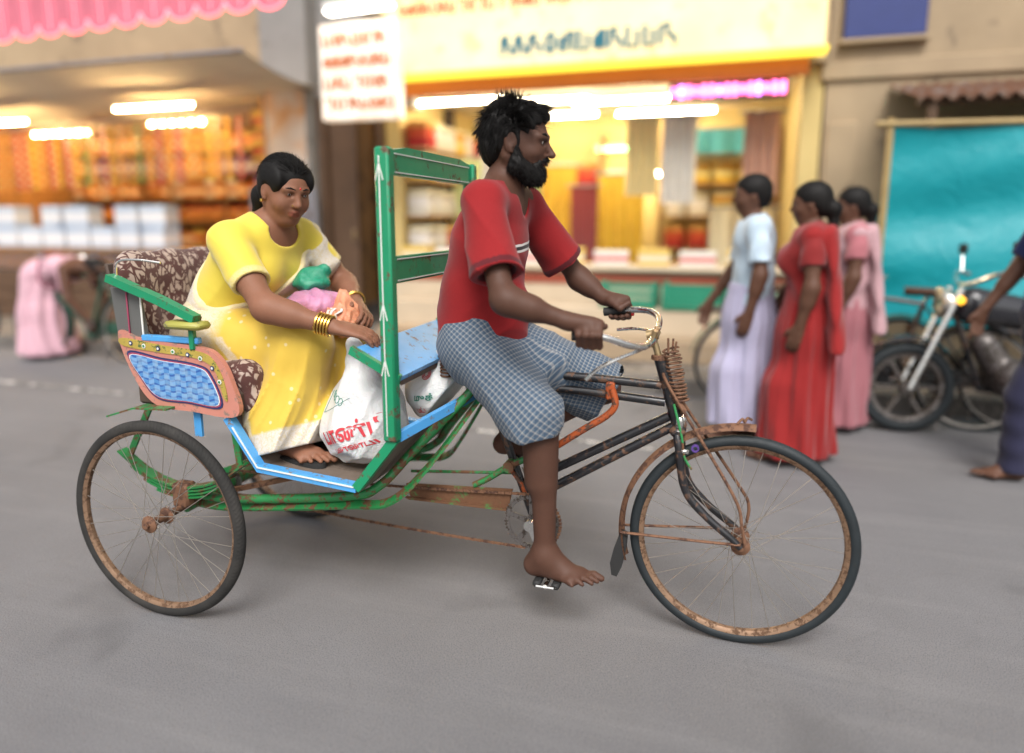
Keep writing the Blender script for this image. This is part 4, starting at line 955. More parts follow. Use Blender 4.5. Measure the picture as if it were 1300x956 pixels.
# cushions
vx = Vox((-2.28, -.40, .68), (-1.55, .40, 1.34), .008)
vx.cap((-1.93, -.26, .85), (-1.93, .26, .85), .10, k=.02, sq=((0, 0, 1), .5)).cap((-1.72, -.26, .85), (-1.72, .26, .85), .09, k=.05, sq=((0, 0, 1), .55))
vx.cap((-1.64, -.27, .85), (-1.615, -.27, .765), .04, k=.05).cap((-1.64, .27, .85), (-1.615, .27, .765), .04, k=.05)
vx.cap((-1.64, -.27, .85), (-1.64, .27, .85), .045, k=.05).cap((-1.615, -.27, .765), (-1.615, .27, .765), .03, k=.05)
vox_obj('seat_cushion', vx, m_brocade, rk)
vx = Vox((-2.36, -.42, .82), (-1.95, .42, 1.36), .008)
for y in (-.25, -.08, .08, .25): vx.cap((-2.065, y, .93), (-2.10, y, 1.19), .08, .07, k=.05, sq=((1, 0, .2), .5))
vx.cap((-2.10, -.25, 1.19), (-2.10, .25, 1.19), .065, k=.05, sq=((1, 0, .2), .6))
vox_obj('seat_back_cushion', vx, m_brocade, rk)
MB().box((-2.115, 0, 1.05), (.016, .66, .36), .005, [[math.cos(.2), 0, -math.sin(.2)], [0, 1, 0], [math.sin(.2), 0, math.cos(.2)]]).build('seat_back_board', m_dkwood, rk)
# ================================================================== people
def skin(name, col, rough=.5):
    if name in MATS: return MATS[name]
    t = NT(name)
    c = t.mix(t.noise(9, 4), tuple(k * .78 for k in col), tuple(min(1, k * 1.22) for k in col))
    c = t.mix(t.math('MULTIPLY', t.noise(140, 3), .4), c, tuple(k * .7 for k in col))
    lp = t.attr('lip').outputs['Fac']; c = t.mix(t.math('MULTIPLY', lp, .75), c, (col[0] * .85, col[1] * .55, col[2] * .6))
    dk = t.attr('dark').outputs['Fac']; c = t.mix(t.math('MULTIPLY', dk, .6), c, tuple(k * .35 for k in col))
    t.base(c, t.math('MULTIPLY_ADD', t.noise(40, 3), .2, rough - .02), 0, .3)
    t.b.inputs['Subsurface Weight'].default_value = .12; t.b.inputs['Subsurface Radius'].default_value = (1, .4, .2); t.b.inputs['Subsurface Scale'].default_value = .005
    t.bump(t.noise(220, 4), .22, .001); t.bump(t.noise(45, 4), .15, .003)
    MATS[name] = t.m; return t.m
m_hair = mat('black_hair', (.007, .006, .0055), .62, var=.4, vs=40, spec=.22)
m_eyew = mat('eye_white', (.5, .45, .4), .2, var=.05, coat=.6)
m_iris = mat('dark_iris', (.012, .008, .006), .12, var=.1, coat=.8)
m_gold = mat('gold', (.75, .48, .12), .25, metal=1.0, var=.1)
m_lip = mat('lips', (.13, .045, .035), .45, var=.2)

def head(v, c, Rm, s=1.0, full=True, fem=0.0):
    """c = centre of the skull; forward/left/up = columns of Rm; s = scale (1 -> 0.225 m high)"""
    c = V3(c); P = lambda f, l, u: c + Rm @ (V3(f, l, u) * s)
    E = lambda p, r, k=.012, op='u': v.ell(P(*p), V3(r) * s, Rm, k * s, op)
    E((-.012, 0, .028), (.100, .077, .092), .02)                  # cranium
    E((.030, 0, -.020), (.066, .064, .088), .03)                  # face mass
    v.cap(P(.058, 0, -.090), P(.05, 0, -.075), (.026 - .003 * fem) * s, .034 * s, k=.03 * s)   # chin
    for q in (-1, 1):
        v.cap(P(-.018, q * .055, -.045), P(.045, q * .022, -.093), .018 * s, .016 * s, k=.025 * s)   # jaw
        E((.055, q * .042, -.026 - .006 * fem), (.026 + .003 * fem, .02 + .004 * fem, .018 + .009 * fem), .02)        # cheek
        if full:
            E((.088, q * .031, .010), (.013, .017, .0105), .010, 's')     # eye socket
            v.cap(P(.076, q * .046, .024), P(.088, q * .015, .026), .009 * s * (1 - .25 * fem), .010 * s * (1 - .3 * fem), k=.014 * s)   # brow
            E((.0768, q * .0315, .0125 - .0005 * fem), (.0130, .0150, .0080 + .0014 * fem), .003); E((.0760, q * .0315, .0035), (.0120, .0140, .0050), .004)      # closed-in eyelids
            E((.092, q * .0115, -.031), (.011, .0075, .0075), .006)       # nostril wing
            E((-.008, q * .076, -.004), (.021, .0085, .032), .006)        # ear
            E((-.004, q * .086, .002), (.011, .006, .017), .004, 's')
            E((.002, q * .077, -.03), (.008, .006, .009), .004)
    if full:
        nz = .008 * (1 - fem); v.cap(P(.088, 0, .014), P(.108 + nz, 0, -.023), .0082 * s, .0100 * s, k=.010 * s)    # nose
        E((.107 + nz, 0, -.027), (.012, .0115, .0095), .007)
        v.cap(P(.087, -.016, -.0535), P(.087, .016, -.0535), .0068 * s, k=.006 * s); v.cap(P(.097, -.006, -.0525), P(.097, .006, -.0525), .0062 * s, k=.008 * s)
        v.cap(P(.086 + .002 * fem, -.012, -.0660), P(.086 + .002 * fem, .012, -.0660), (.0075 + .001 * fem) * s, k=.006 * s)
        v.cap(P(.099, -.017, -.0597), P(.099, .017, -.0597), .0022 * s, k=.003 * s, op='s')
    return P

def face_attrs(hc, Rm, s=1.0):
    def loc(Vt): return (Vt - hc) @ Rm / s
    def lip(Vt):
        q = loc(Vt); r = ((q[:, 1]) / .026) ** 2 + ((q[:, 2] + .0598) / .0135) ** 2; return np.clip((1.15 - r) * 3, 0, 1) * (q[:, 0] > .07) * (np.abs(q).max(1) < .2)
    def dark(Vt):
        q = loc(Vt); o = np.zeros(len(Vt))
        for e in (-1, 1):
            r = ((q[:, 1] - e * .0315) / .020) ** 2 + ((q[:, 2] - .011) / .013) ** 2; o = np.maximum(o, np.clip((1.1 - r) * 1.6, 0, 1) * (q[:, 0] > .055) * (np.abs(q).max(1) < .2))
        return o
    return {'lip': lip, 'dark': dark}

def eyes(parent, P, s=1.0, look=(1, 0, -.1)):
    for q in (-1, 1):
        def ball(name, c, r, mt, n=10):
            m = MB(); m.lathe([(max(.0004, r * math.sin(a)), -r * math.cos(a)) for a in np.linspace(.02, math.pi - .02, n)], 14, c); return m.build(name, mt, parent)
        e = ball('eye', P(.0775, q * .0315, .0095), .0118 * s, m_eyew)
        ball('iris', P(.0848, q * .0318, .0088), .0056 * s, m_iris)

def fist(v, c, ax, out, wrist, th=1.0):
    """hand closed round a bar: ax points to the index-finger side, out away from the body"""
    c, ax, out, wrist = V3(c), unit(ax), unit(out), V3(wrist); out = unit(out - ax * (out @ ax)); up = np.cross(ax, out)
    if up[2] < 0: up = -up
    mcps = []
    for i in range(4):
        s = (1.45 - i) * .0198; b = c + ax * s; f = (1, 1.05, 1, .86)[i]
        pt = lambda r, a: b + r * (math.cos(R(a)) * out + math.sin(R(a)) * up)
        Q = [pt(.038 * f, 66), pt(.040 * f, 4), pt(.031 * f, -72), pt(.026 * f, -140)]; mcps.append(Q[0])
        rr = V3(.0122, .0112, .0104, .0092) * (1, 1.02, 1, .9)[i]
        for j in range(3): v.cap(Q[j], Q[j + 1], rr[j], rr[j + 1], k=.005)
        v.cap(wrist + (Q[0] - wrist) * .25, Q[0], .017, .0118, k=.010)
    v.cap(wrist, c + up * .032 + out * .006, .027, .027, k=.02, sq=(up, .85))
    t0 = wrist * .45 + c * .55 - out * .018 + up * .018
    v.cap(t0, c + ax * .012 - out * .031 + up * .016, .0145, .0125, k=.012); v.cap(c + ax * .012 - out * .031 + up * .016, c + ax * .042 - out * .014 + up * .029, .0118, .0098, k=.004)

def open_hand(v, wrist, d, n, side, curl=25, L=.085):
    """flat relaxed hand: d = pointing direction, n = back-of-hand normal, side=+1 if the thumb lies along cross(n,d)"""
    wrist, d = V3(wrist), unit(d); n = unit(V3(n) - d * (V3(n) @ d)); w = np.cross(n, d) * side
    v.cap(wrist, wrist + d * L * .5, .026, .03, k=.015, sq=(n, .6))
    for i, (off, ln) in enumerate(((.030, .070), (.011, .078), (-.008, .073), (-.026, .058))):
        b = wrist + d * L + w * off; v.cap(wrist + d * .02 + w * off * .6, b, .016, .0112, k=.010, sq=(n, .75))
        p, dd = b, d
        for j, f in enumerate((.44, .31, .25)):
            a = R(curl * (j + .6)); dd = d * math.cos(a) - n * math.sin(a) + w * off * .8; q = p + unit(dd) * ln * f
            v.cap(p, q, .0098 - .0008 * j, .0092 - .0008 * j, k=.003); p = q
    t0 = wrist + d * .022 + w * .022; t1 = t0 + unit(d * .7 + w * .75 - n * .25) * .042
    v.cap(t0, t1, .015, .0115, k=.012); v.cap(t1, t1 + unit(d * .9 + w * .25 - n * .2) * .034, .0112, .0088, k=.004)

def foot(v, ankle, fwd, med, up, L=.245):
    """med = direction of the big toe's side"""
    ankle, fwd, up = V3(ankle), unit(fwd), unit(up); med = unit(V3(med) - fwd * (V3(med) @ fwd)); h = .072
    P = lambda f, m, u: ankle + fwd * f + med * m + up * u
    v.cap(ankle, P(-.035, 0, -h + .034), .036, .032, k=.03); v.cap(P(-.035, 0, -h + .03), P(.06, -.008, -h + .024), .030, .026, k=.03)
    v.cap(ankle + up * .0, P(.10, .010, -h + .028), .036, .022, k=.04); v.cap(P(.125, .024, -h + .021), P(.105, -.030, -h + .018), .021, .017, k=.03)
    v.ell(P(.0, .032, .002), (.014, .012, .014), None, .014); v.ell(P(-.006, -.030, -.004), (.014, .012, .014), None, .014)
    for i in range(5):
        m0 = .033 - i * .0165; ln = (.062, .060, .054, .046, .036)[i]; r = (.0132, .0098, .0092, .0088, .0085)[i]; b = P(.125 - .006 * i - .012 * max(0, i - 2), m0, -h + .018)
        v.cap(b, b + fwd * ln * .6 + up * .004 + med * (.003 if i == 0 else -.002 * i), r, r, k=.006); v.cap(b + fwd * ln * .6 + up * .004 + med * (.003 if i == 0 else -.002 * i), b + fwd * ln - up * .004 + med * (.004 if i == 0 else -.0035 * i), r, r * .85, k=.003)

def limb(v, a, b, ra, rb, bulge=0, at=.35, bd=None, k=.02):
    a, b = V3(a), V3(b); v.cap(a, b, ra, rb, k=k)
    if bulge: m = a + (b - a) * at + (V3(bd) * .012 if bd is not None else 0); v.cap(m - (b - a) * .12, m + (b - a) * .14, bulge, bulge * .9, k=.04)

def strands(name, roots, dirs, lens, parent, mt, r0=.0011, droop=.3, nseg=4, curl=.15):
    n = len(roots); rng = np.random.default_rng(3)
    d = dirs / np.linalg.norm(dirs, axis=1)[:, None]; P = [roots]; p = roots.copy(); dd = d.copy()
    for j in range(nseg):
        dd = dd + np.array([0, 0, -1.]) * droop / nseg + rng.normal(0, curl, (n, 3)) / nseg; dd /= np.linalg.norm(dd, axis=1)[:, None]
        p = p + dd * (lens / nseg)[:, None]; P.append(p)
    u = np.cross(d, rng.normal(0, 1, (n, 3))); u /= np.linalg.norm(u, axis=1)[:, None]; w = np.cross(d, u)
    Vt, F = [], []
    for j in range(nseg + 1):
        r = r0 * (1 - .82 * j / nseg)
        for k in range(3):
            a = 2 * math.pi * k / 3; Vt.append(P[j] + r * (math.cos(a) * u + math.sin(a) * w))
    Vt = np.concatenate(Vt); I = np.arange(n)
    for j in range(nseg):
        for k in range(3):
            l = (k + 1) % 3; F.append(np.stack([(j * 3 + k) * n + I, (j * 3 + l) * n + I, (j * 3 + 3 + l) * n + I, (j * 3 + 3 + k) * n + I], 1))
    off = WL[parent.name]
    o = bpy.data.objects.new(name, np_mesh(name, Vt, np.concatenate(F), mt, off)); link(o, parent); WL[o.name] = off
    return o

# ------------------------------------------------------------------ the rider
MAN = (-.80, 0, .16)
sk_man = skin('dark_brown_skin', (.092, .042, .027), .52)
HC = V3(-.752, .0, 1.620); HR = rot(R(5), R(7), 0)
SH = {-1: V3(-.815, -.180, 1.432), 1: V3(-.775, .182, 1.425)}
EL = {-1: V3(-.700, -.318, 1.150), 1: V3(-.612, .312, 1.165)}
gR0, gR1 = HBR[-1], HBR[-6]; gL0, gL1 = HBL[-1], HBL[-6]
GR = HBR[-5] * .6 + HBR[-4] * .4; GL = HBL[-5] * .6 + HBL[-4] * .4
axR, axL = unit(gR1 - gR0), unit(gL1 - gL0)
WR = {-1: GR + V3(-.058, -.018, .042), 1: GL + V3(-.058, .018, .042)}
HIP = {-1: V3(-.895, -.092, .968), 1: V3(-.89, .092, .968)}
KN = {-1: V3(-.622, -.150, .752), 1: V3(-.482, .135, .800)}
AN = {-1: PR + V3(-.015, 0, .083), 1: PL + V3(-.045, 0, .083)}
v = Vox((-1.10, -.42, .12), (-.36, .42, 1.78), .0042)
FX = (1, 0, 0)
v.cap((-.895, 0, .96), (-.885, 0, 1.12), .130, .125, k=.05, sq=(FX, .72)); v.cap((-.89, 0, 1.12), (-.842, 0, 1.31), .125, .148, k=.05, sq=(FX, .70)); v.cap((-.842, 0, 1.31), (-.815, 0, 1.40), .148, .11, k=.05, sq=(FX, .68))
for q in (-1, 1): v.cap((-.80, q * .02, 1.50), SH[q] * V3(1, .7, 1), .045, .045, k=.04)
v.cap(SH[-1] + V3(0, .03, 0), SH[1] + V3(0, -.03, 0), .052, .052, k=.05)
v.cap((-.81, 0, 1.42), HC + HR @ V3(-.02, 0, -.075), .058, .054, k=.035)
P = head(v, HC, HR, 1.0)
for q in (-1, 1):
    limb(v, SH[q], EL[q], .046, .036, .043, .35, None, .03); limb(v, EL[q], WR[q], .037, .025, .036, .25)
    limb(v, HIP[q], KN[q], .082, .054, 0, k=.05); limb(v, KN[q], AN[q], .050, .034, .047, .30, (-1.6, 0, 0), .03)
    v.ell(KN[q] + V3(.012, 0, 0), (.044, .044, .048), None, .03)
fist(v, GR, axR, (-.1, -1, .15), WR[-1]); fist(v, GL, axL, (-.1, 1, .15), WR[1])
foot(v, AN[-1], (1, -.10, -.03), (0, 1, 0), (.03, 0, 1)); foot(v, AN[1], (1, .05, -.12), (0, -1, 0), (.12, 0, 1))
man = vox_obj('person', v, sk_man, None, MAN, it=1, lam=.35, attrs=face_attrs(HC, HR))
tag(man, 'bearded man in red shirt and blue checked cloth pedalling the rickshaw', 'person')
eyes(man, P)
# --- shirt
vs_ = Vox((-1.12, -.42, .88), (-.55, .42, 1.50), .005)
vs_.cap((-.905, 0, .975), (-.893, 0, 1.12), .170, .155, k=.05, sq=(FX, .78)); vs_.cap((-.893, 0, 1.12), (-.848, 0, 1.30), .155, .165, k=.05, sq=(FX, .75)); vs_.cap((-.848, 0, 1.30), (-.818, 0, 1.39), .165, .125, k=.05, sq=(FX, .72))
vs_.cap(SH[-1] + V3(0, .03, .002), SH[1] + V3(0, -.03, .002), .064, .064, k=.05)
for q in (-1, 1): vs_.cap((-.818, q * .032, 1.512), SH[q] * V3(1, .75, 1), .042, .056, k=.04)
vs_.cap((-.86, -.03, 1.49), (-.86, .03, 1.49), .035, k=.04)
vs_.cap((-.79, 0, 1.08), (-.815, 0, .985), .085, .095, k=.08)
for q in (-1, 1):
    sv = vs_.new(); d = unit(EL[q] - SH[q]); e = SH[q] + (EL[q] - SH[q]) * .76
    sv.cap(SH[q] + V3(0, -.012 * q, -.004), e + d * .05 + V3(-.006, 0, -.006), .070, .084, k=.03); sv.cut(e, d)
    sv.cap(e - d * .035, e + d * .06, .048, .078, k=.004, op='s'); vs_.merge(sv, .035)
def ridge(p, w=1.0): return 1 - np.abs(np.sin(p)) ** w          # sharp crest, soft hollow
def wr(X, Y, Z):
    low = np.clip((1.22 - Z) * 4, 0, 1)
    a = -.013 * ridge(15 * (Z + .55 * X) + 2.2 * np.sin(7 * Y + 3 * X) + .6, .7) * low
    b = -.0085 * ridge(24 * (Z - .75 * X) + 2.0 * np.sin(9 * Y) + 1.1, .7) * np.clip((1.36 - Z) * 5, 0, 1) * np.clip((X + .93) * 6, .15, 1)
    c_ = -.0080 * ridge(27 * (Z * .8 + X * .9) + 5 * Y, .7) * np.clip((np.abs(Y) - .17) * 14, 0, 1)
    return a + b + c_ + .006
vs_.disp(wr)
vs_.cut((-.90, 0, .968), (.06, 0, -1))
vs_.cap((-.92, 0, .92), (-.915, 0, .985), .15, .15, k=.006, sq=(FX, .78), op='s')
nk = HC + HR @ V3(-.02, 0, -.085)
vs_.cap((-.80, 0, 1.44), nk + V3(0, 0, .03), .057, .068, k=.006, op='s'); vs_.cap((-.70, 0, 1.385), (-.765, 0, 1.475), .012, .055, k=.012, op='s')
t = NT('red_jersey'); ox, oy, oz = t.sep(t.co())          # object coordinates: world minus MAN
zz = t.math('ADD', oz, t.math('MULTIPLY', oy, -.10)); zz = t.math('ADD', zz, t.math('MULTIPLY', t.noise(9, 2), .010))
red = t.mix(t.noise(5, 4), (.215, .010, .012), (.325, .018, .020)); red = t.mix(t.math('MULTIPLY', t.noise(160, 3), .35), red, (.14, .007, .009))
band = t.ramp(t.math('SUBTRACT', zz, 1.293 - .16 - .5), [(.5 - .014, 0), (.5 - .0135, 1), (.5 - .0075, 1), (.5 - .007, 0), (.5 + .007, 0), (.5 + .0075, 1), (.5 + .0135, 1), (.5 + .014, 0)], 'CONSTANT')
dark = t.ramp(t.math('SUBTRACT', zz, 1.293 - .16 - .5), [(.493, 0), (.4931, 1), (.5069, 1), (.507, 0)], 'CONSTANT')
front = t.math('MULTIPLY', t.math('GREATER_THAN', ox, .02), t.math('LESS_THAN', t.math('ABSOLUTE', t.math('SUBTRACT', oy, .0)), .105))
c = t.mix(t.math('MULTIPLY', band, front), red, (.62, .58, .55)); c = t.mix(t.math('MULTIPLY', dark, front), c, (.02, .012, .014))
tr = t.attr('trim').outputs['Fac']; c = t.mix(t.ramp(tr, [(.0, 0), (.45, 0), (.5, 1)]), c, (.10, .012, .016))
t.base(c, .86, 0, .2); t.b.inputs['Sheen Weight'].default_value = .12
t.bump(t.noise(420, 2), .3, .0008); t.crease(5, .55, .012, (1, .8, 1.0), (.3, .5, .2)); t.bump(t.noise(26, 4), .2, .005)
def trim(Vt):
    o = np.zeros(len(Vt))
    for q in (-1, 1):
        d = unit(EL[q] - SH[q]); e = SH[q] + (EL[q] - SH[q]) * .76; s_ = (Vt - e) @ d
        near = np.linalg.norm(Vt - e, axis=1) < .16
        o = np.maximum(o, ((s_ > -.026) & (s_ < -.008) & near & (np.abs(Vt[:, 1]) > .17)) * 1.0)
    return o
vox_obj('shirt', vs_, t.m, man, attrs={'trim': trim}, it=1, lam=.5)
m_col = mat('dark_red_rib', (.11, .012, .014), .85, var=.2, bump=.3, bs=300)
cp = catmull([(-.726, 0, 1.395), (-.765, -.042, 1.432), (-.83, -.068, 1.462), (-.893, -.03, 1.465), (-.893, .03, 1.465), (-.83, .068, 1.462), (-.765, .042, 1.432)], 6, True)
# --- checked lower cloth, hitched up above the knees
vl = Vox((-1.12, -.34, .62), (-.42, .34, 1.07), .005)
for q in (-1, 1):
    lv = vl.new(); h, k_ = HIP[q], KN[q]; d = unit(k_ - h)
    if q < 0:
        end = k_ + V3(-.002, 0, -.075)
        lv.cap(h + V3(.004, 0, -.002), k_ + V3(-.03, 0, .01), .106, .086, k=.04); lv.cap(k_ + V3(-.03, 0, .01), end + V3(.0, 0, -.04), .082, .080, k=.05)
        lv.cap(h + V3(.08, 0, -.06), k_ + V3(-.05, .0, -.03), .08, .078, k=.05)
        lv.cut(k_ + V3(0, 0, -.052), (.10, 0, -1)); lv.cap(k_ + V3(0, 0, .01), k_ + V3(.004, 0, -.14), .058, .073, k=.004, op='s')
    else:
        lv.cap(h, k_ + d * .05, .112, .098, k=.04); lv.cap(h + V3(.1, 0, -.07), k_ + V3(-.03, 0, -.06), .08, .07, k=.06)
        lv.cut(k_ + d * .035 + V3(0, 0, 0), d + V3(0, 0, -.25)); lv.cap(k_ - d * .02, k_ + d * .12, .066, .082, k=.004, op='s')
    vl.merge(lv, .05)
vl.cap((-.897, 0, .955), (-.888, 0, 1.045), .156, .148, k=.05, sq=(FX, .74)); vl.cap((-.80, 0, .92), (-.66, .03, .87), .085, .075, k=.08)
vl.disp(lambda X, Y, Z: .003 - .009 * ridge(17 * (Z + .9 * X) + 1.8 * np.sin(8 * Y + 5 * X), .7) * np.clip((X + .98) * 5, 0, 1) - .005 * ridge(30 * (Z * .5 - X * .8) + 6 * Y, .8))
def luv(Vt):
    out = np.zeros((len(Vt), 3))
    for q in (-1, 1):
        d = unit(KN[q] - HIP[q]); m_ = (Vt[:, 1] < .0) if q < 0 else (Vt[:, 1] >= .0)
        rel = Vt - HIP[q]; s_ = rel @ d; u = np.cross(d, V3(0, 1, 0)); u = unit(u)
        a = np.arctan2(rel @ u, -q * rel[:, 1] * -1)
        out[m_, 0] = s_[m_]; out[m_, 1] = (a * .105)[m_]
    return out
t = NT('blue_checked_cotton'); uv = t.attr('cuv').outputs['Vector']; u_, v_, _ = t.sep(uv)
def lines(x, per, w):
    f = t.math('FRACT', t.math('MULTIPLY', t.math('ADD', x, 3.0), 1 / per)); return t.math('LESS_THAN', f, w)
base = t.mix(t.noise(12, 4), (.075, .115, .16), (.11, .155, .205))
l1, l2 = lines(u_, .0145, .24), lines(v_, .0145, .24); d1, d2 = lines(t.math('ADD', u_, .0065), .0145, .36), lines(t.math('ADD', v_, .0065), .0145, .36)
c = t.mix(t.math('MULTIPLY', t.math('MAXIMUM', d1, d2), .55), base, (.03, .055, .10)); c = t.mix(t.math('MULTIPLY', t.math('ADD', l1, l2), .27), c, (.46, .41, .36))
t.base(c, .9, 0, .15); t.bump(t.noise(500, 2), .3, .0006); t.crease(6, .6, .012, (1, .7, 1.2), (.2, .7, .1)); t.bump(t.noise(30, 4), .25, .005); t.b.inputs['Sheen Weight'].default_value = .15
vox_obj('checked_wrap', vl, t.m, man, attrs={'cuv': luv}, it=1, lam=.5)
# --- hair and beard
vh = Vox(HC - V3(.19, .16, .19), HC + V3(.19, .16, .19), .004)
E = lambda p, r, k=.015, op='u': vh.ell(HC + HR @ V3(p), V3(r), HR, k, op)
E((-.022, 0, .040), (.106, .085, .092)); E((-.075, 0, -.012), (.046, .070, .072), .03); E((.02, 0, .085), (.07, .062, .042), .03)
E((.110, 0, -.004), (.075, .13, .082), .012, 's')
for q in (-1, 1): E((.01, q * .085, -.012), (.034, .03, .046), .008, 's'); E((.030, q * .080, .00), (.034, .03, .03), .01, 's'); vh.cap(HC + HR @ V3(.012, q * .070, .03), HC + HR @ V3(.012, q * .068, -.03), .012, .011, k=.01)
vh.disp(lambda X, Y, Z: .0045 * np.sin(150 * X + 40 * Z) * np.sin(130 * Y + 60 * Z))
hair = vox_obj('hair', vh, m_hair, man, it=1)
rng = np.random.default_rng(11); N = 6500
th = rng.uniform(0, 2 * math.pi, N); cz_ = rng.uniform(-.45, 1, N); sz_ = np.sqrt(1 - cz_ ** 2)
L_ = np.stack([np.cos(th) * sz_, np.sin(th) * sz_, cz_], 1)
keep = ~((L_[:, 0] > .50) & (L_[:, 2] < .58)) & ~((L_[:, 2] < .0) & (L_[:, 0] > -.25)); L_ = L_[keep]
roots = HC + (L_ * V3(.104, .083, .088) + V3(-.018, 0, .040)) @ HR.T
dl = L_ * .50 + V3(.55, 0, -.10) * np.clip(L_[:, 0:1] * 2.2, 0, 1) + V3(.25, 0, .0) * np.clip(L_[:, 2:3] * 1.6, 0, 1) + V3(-.25, 0, -.9) * np.clip(-L_[:, 0:1] + .2 - L_[:, 2:3], 0, 1) + V3(-.25, 0, .45) * np.clip(L_[:, 2:3] - .3, 0, 1) * np.clip(-L_[:, 0:1] + .35, 0, 1)
clump = np.sin(L_ @ rng.normal(0, 7, (3, 3)) + 1.3)
dl = dl + clump * .34 + rng.normal(0, .10, dl.shape)
ln = rng.uniform(.022, .054, len(dl)) * (1 + .25 * clump[:, 0]) * (1 + .35 * np.clip(L_[:, 0], 0, 1))
strands('hair_tufts', roots, dl @ HR.T, ln, hair, m_hair, .0014, .3)
vb = Vox(HC - V3(.13, .13, .19), HC + V3(.17, .13, .06), .0036)
B = lambda p, r, k=.014, op='u': vb.ell(HC + HR @ V3(p), V3(r), HR, k, op)
B((.050, 0, -.092), (.048, .052, .036)); B((.030, 0, -.078), (.056, .066, .036), .02)
for q in (-1, 1):
    vb.cap(HC + HR @ V3(.008, q * .066, -.018), HC + HR @ V3(.020, q * .060, -.070), .013, .024, k=.02); vb.cap(HC + HR @ V3(.018, q * .060, -.072), HC + HR @ V3(.07, q * .026, -.095), .026, .028, k=.02)
    vb.cap(HC + HR @ V3(.098, q * .004, -.043), HC + HR @ V3(.080, q * .030, -.056), .0075, .009, k=.008); vb.cap(HC + HR @ V3(.080, q * .030, -.056), HC + HR @ V3(.068, q * .036, -.085), .009, .016, k=.012)
vb.cap(HC + HR @ V3(.088, -.013, -.073), HC + HR @ V3(.088, .013, -.073), .010, k=.01)
vb.cap(HC + HR @ V3(.094, -.018, -.0585), HC + HR @ V3(.094, .018, -.0585), .0058, k=.003, op='s')
vb.disp(lambda X, Y, Z: .003 * np.sin(190 * X + 90 * Z) * np.sin(210 * Y + 120 * Z))
beard = vox_obj('beard', vb, m_hair, man, it=1)
bv, bf = o_data[beard.name]; pick = rng.choice(len(bv), 3200); bp = bv[pick]; bd = bp - (HC + HR @ V3(.02, 0, -.06))
bd = bd / np.linalg.norm(bd, axis=1)[:, None]
strands('beard_strands', bp - bd * .004, bd + V3(.1, 0, -.5) + rng.normal(0, .3, bd.shape), rng.uniform(.006, .019, len(bp)), beard, m_hair, .0011, .3)
for q in (-1, 1):
    MB().tube([HC + HR @ V3(.077, q * .050, .029), HC + HR @ V3(.091, q * .032, .034), HC + HR @ V3(.096, q * .014, .029)], [.003, .0048, .0035], 6, flat=(1, 1)).build('eyebrow', m_hair, man)

# ------------------------------------------------------------------ the passenger in the yellow sari
WOM = (-1.75, -.05, .55)
sk_wom = skin('warm_brown_skin', (.25, .112, .066), .5)
WC = V3(-1.605, -.045, 1.478); WRt = rot(R(-27), R(17), R(-3))
wSH = {-1: V3(-1.735, -.205, 1.305), 1: V3(-1.665, .125, 1.315)}
wEL = {-1: V3(-1.525, -.305, 1.095), 1: V3(-1.545, .225, 1.125)}
wWR = {-1: V3(-1.290, -.272, 1.035), 1: V3(-1.400, .065, 1.075)}
wHI = {-1: V3(-1.91, -.145, .95), 1: V3(-1.91, .085, .95)}
wKN = {-1: V3(-1.475, -.165, .955), 1: V3(-1.47, .075, .955)}
wAN = {-1: V3(-1.535, -.205, .628), 1: V3(-1.50, .02, .628)}
lean = unit(V3(-1.69, -.04, 1.32) - V3(-1.91, -.03, .95)); BD = unit(np.cross(V3(0, 1, 0), lean))     # chest-forward direction
def torso(v, g=0.0):
    a = V3(-1.915, -.03, .95); b = V3(-1.85, -.03, 1.09); c_ = V3(-1.755, -.035, 1.235); d = V3(-1.70, -.04, 1.315)
    v.cap(a, b, .175 + g, .150 + g, k=.06, sq=(BD, .78)); v.cap(b, c_, .150 + g, .158 + g, k=.06, sq=(BD, .78)); v.cap(c_, d, .158 + g, .105 + g, k=.05, sq=(BD, .72))
    for q in (-1, 1): v.ell(c_ + BD * .075 + V3(0, q * .072, -.01), (.072 + g, .072 + g, .07 + g), None, .05)
    v.cap(wSH[-1] + V3(.005, .035, 0), wSH[1] + V3(0, -.03, 0), .056 + g, .054 + g, k=.05)
v = Vox((-2.10, -.42, .52), (-1.10, .36, 1.62), .0046)
torso(v)
v.cap((-1.70, -.04, 1.31), WC + WRt @ V3(-.015, 0, -.08), .052, .048, k=.04)
Pw = head(v, WC, WRt, .97, True, 1.0)
for q in (-1, 1):
    limb(v, wSH[q], wEL[q], .052, .042, .050, .4, None, .03); limb(v, wEL[q], wWR[q], .042, .026, .040, .22)
    limb(v, wHI[q], wKN[q], .09, .062, 0, k=.05); limb(v, wKN[q], wAN[q], .056, .036, .052, .3, (-1.5, 0, 0), .03)
    foot(v, wAN[q], (1, -.25 if q < 0 else -.05, -.04), (0, -q, 0), (.04, 0, 1), .23)
open_hand(v, wWR[-1], (1, .35, -.22), (.15, -.25, 1), 1, 22); open_hand(v, wWR[1], (.75, -.55, -.35), (.4, .5, .75), -1, 30)
wom = vox_obj('person', v, sk_wom, None, WOM, it=1, lam=.35, attrs=face_attrs(WC, WRt, .97))
tag(wom, 'woman in yellow sari seated in the rickshaw with one hand on the blue plank', 'person')
eyes(wom, Pw, .97)
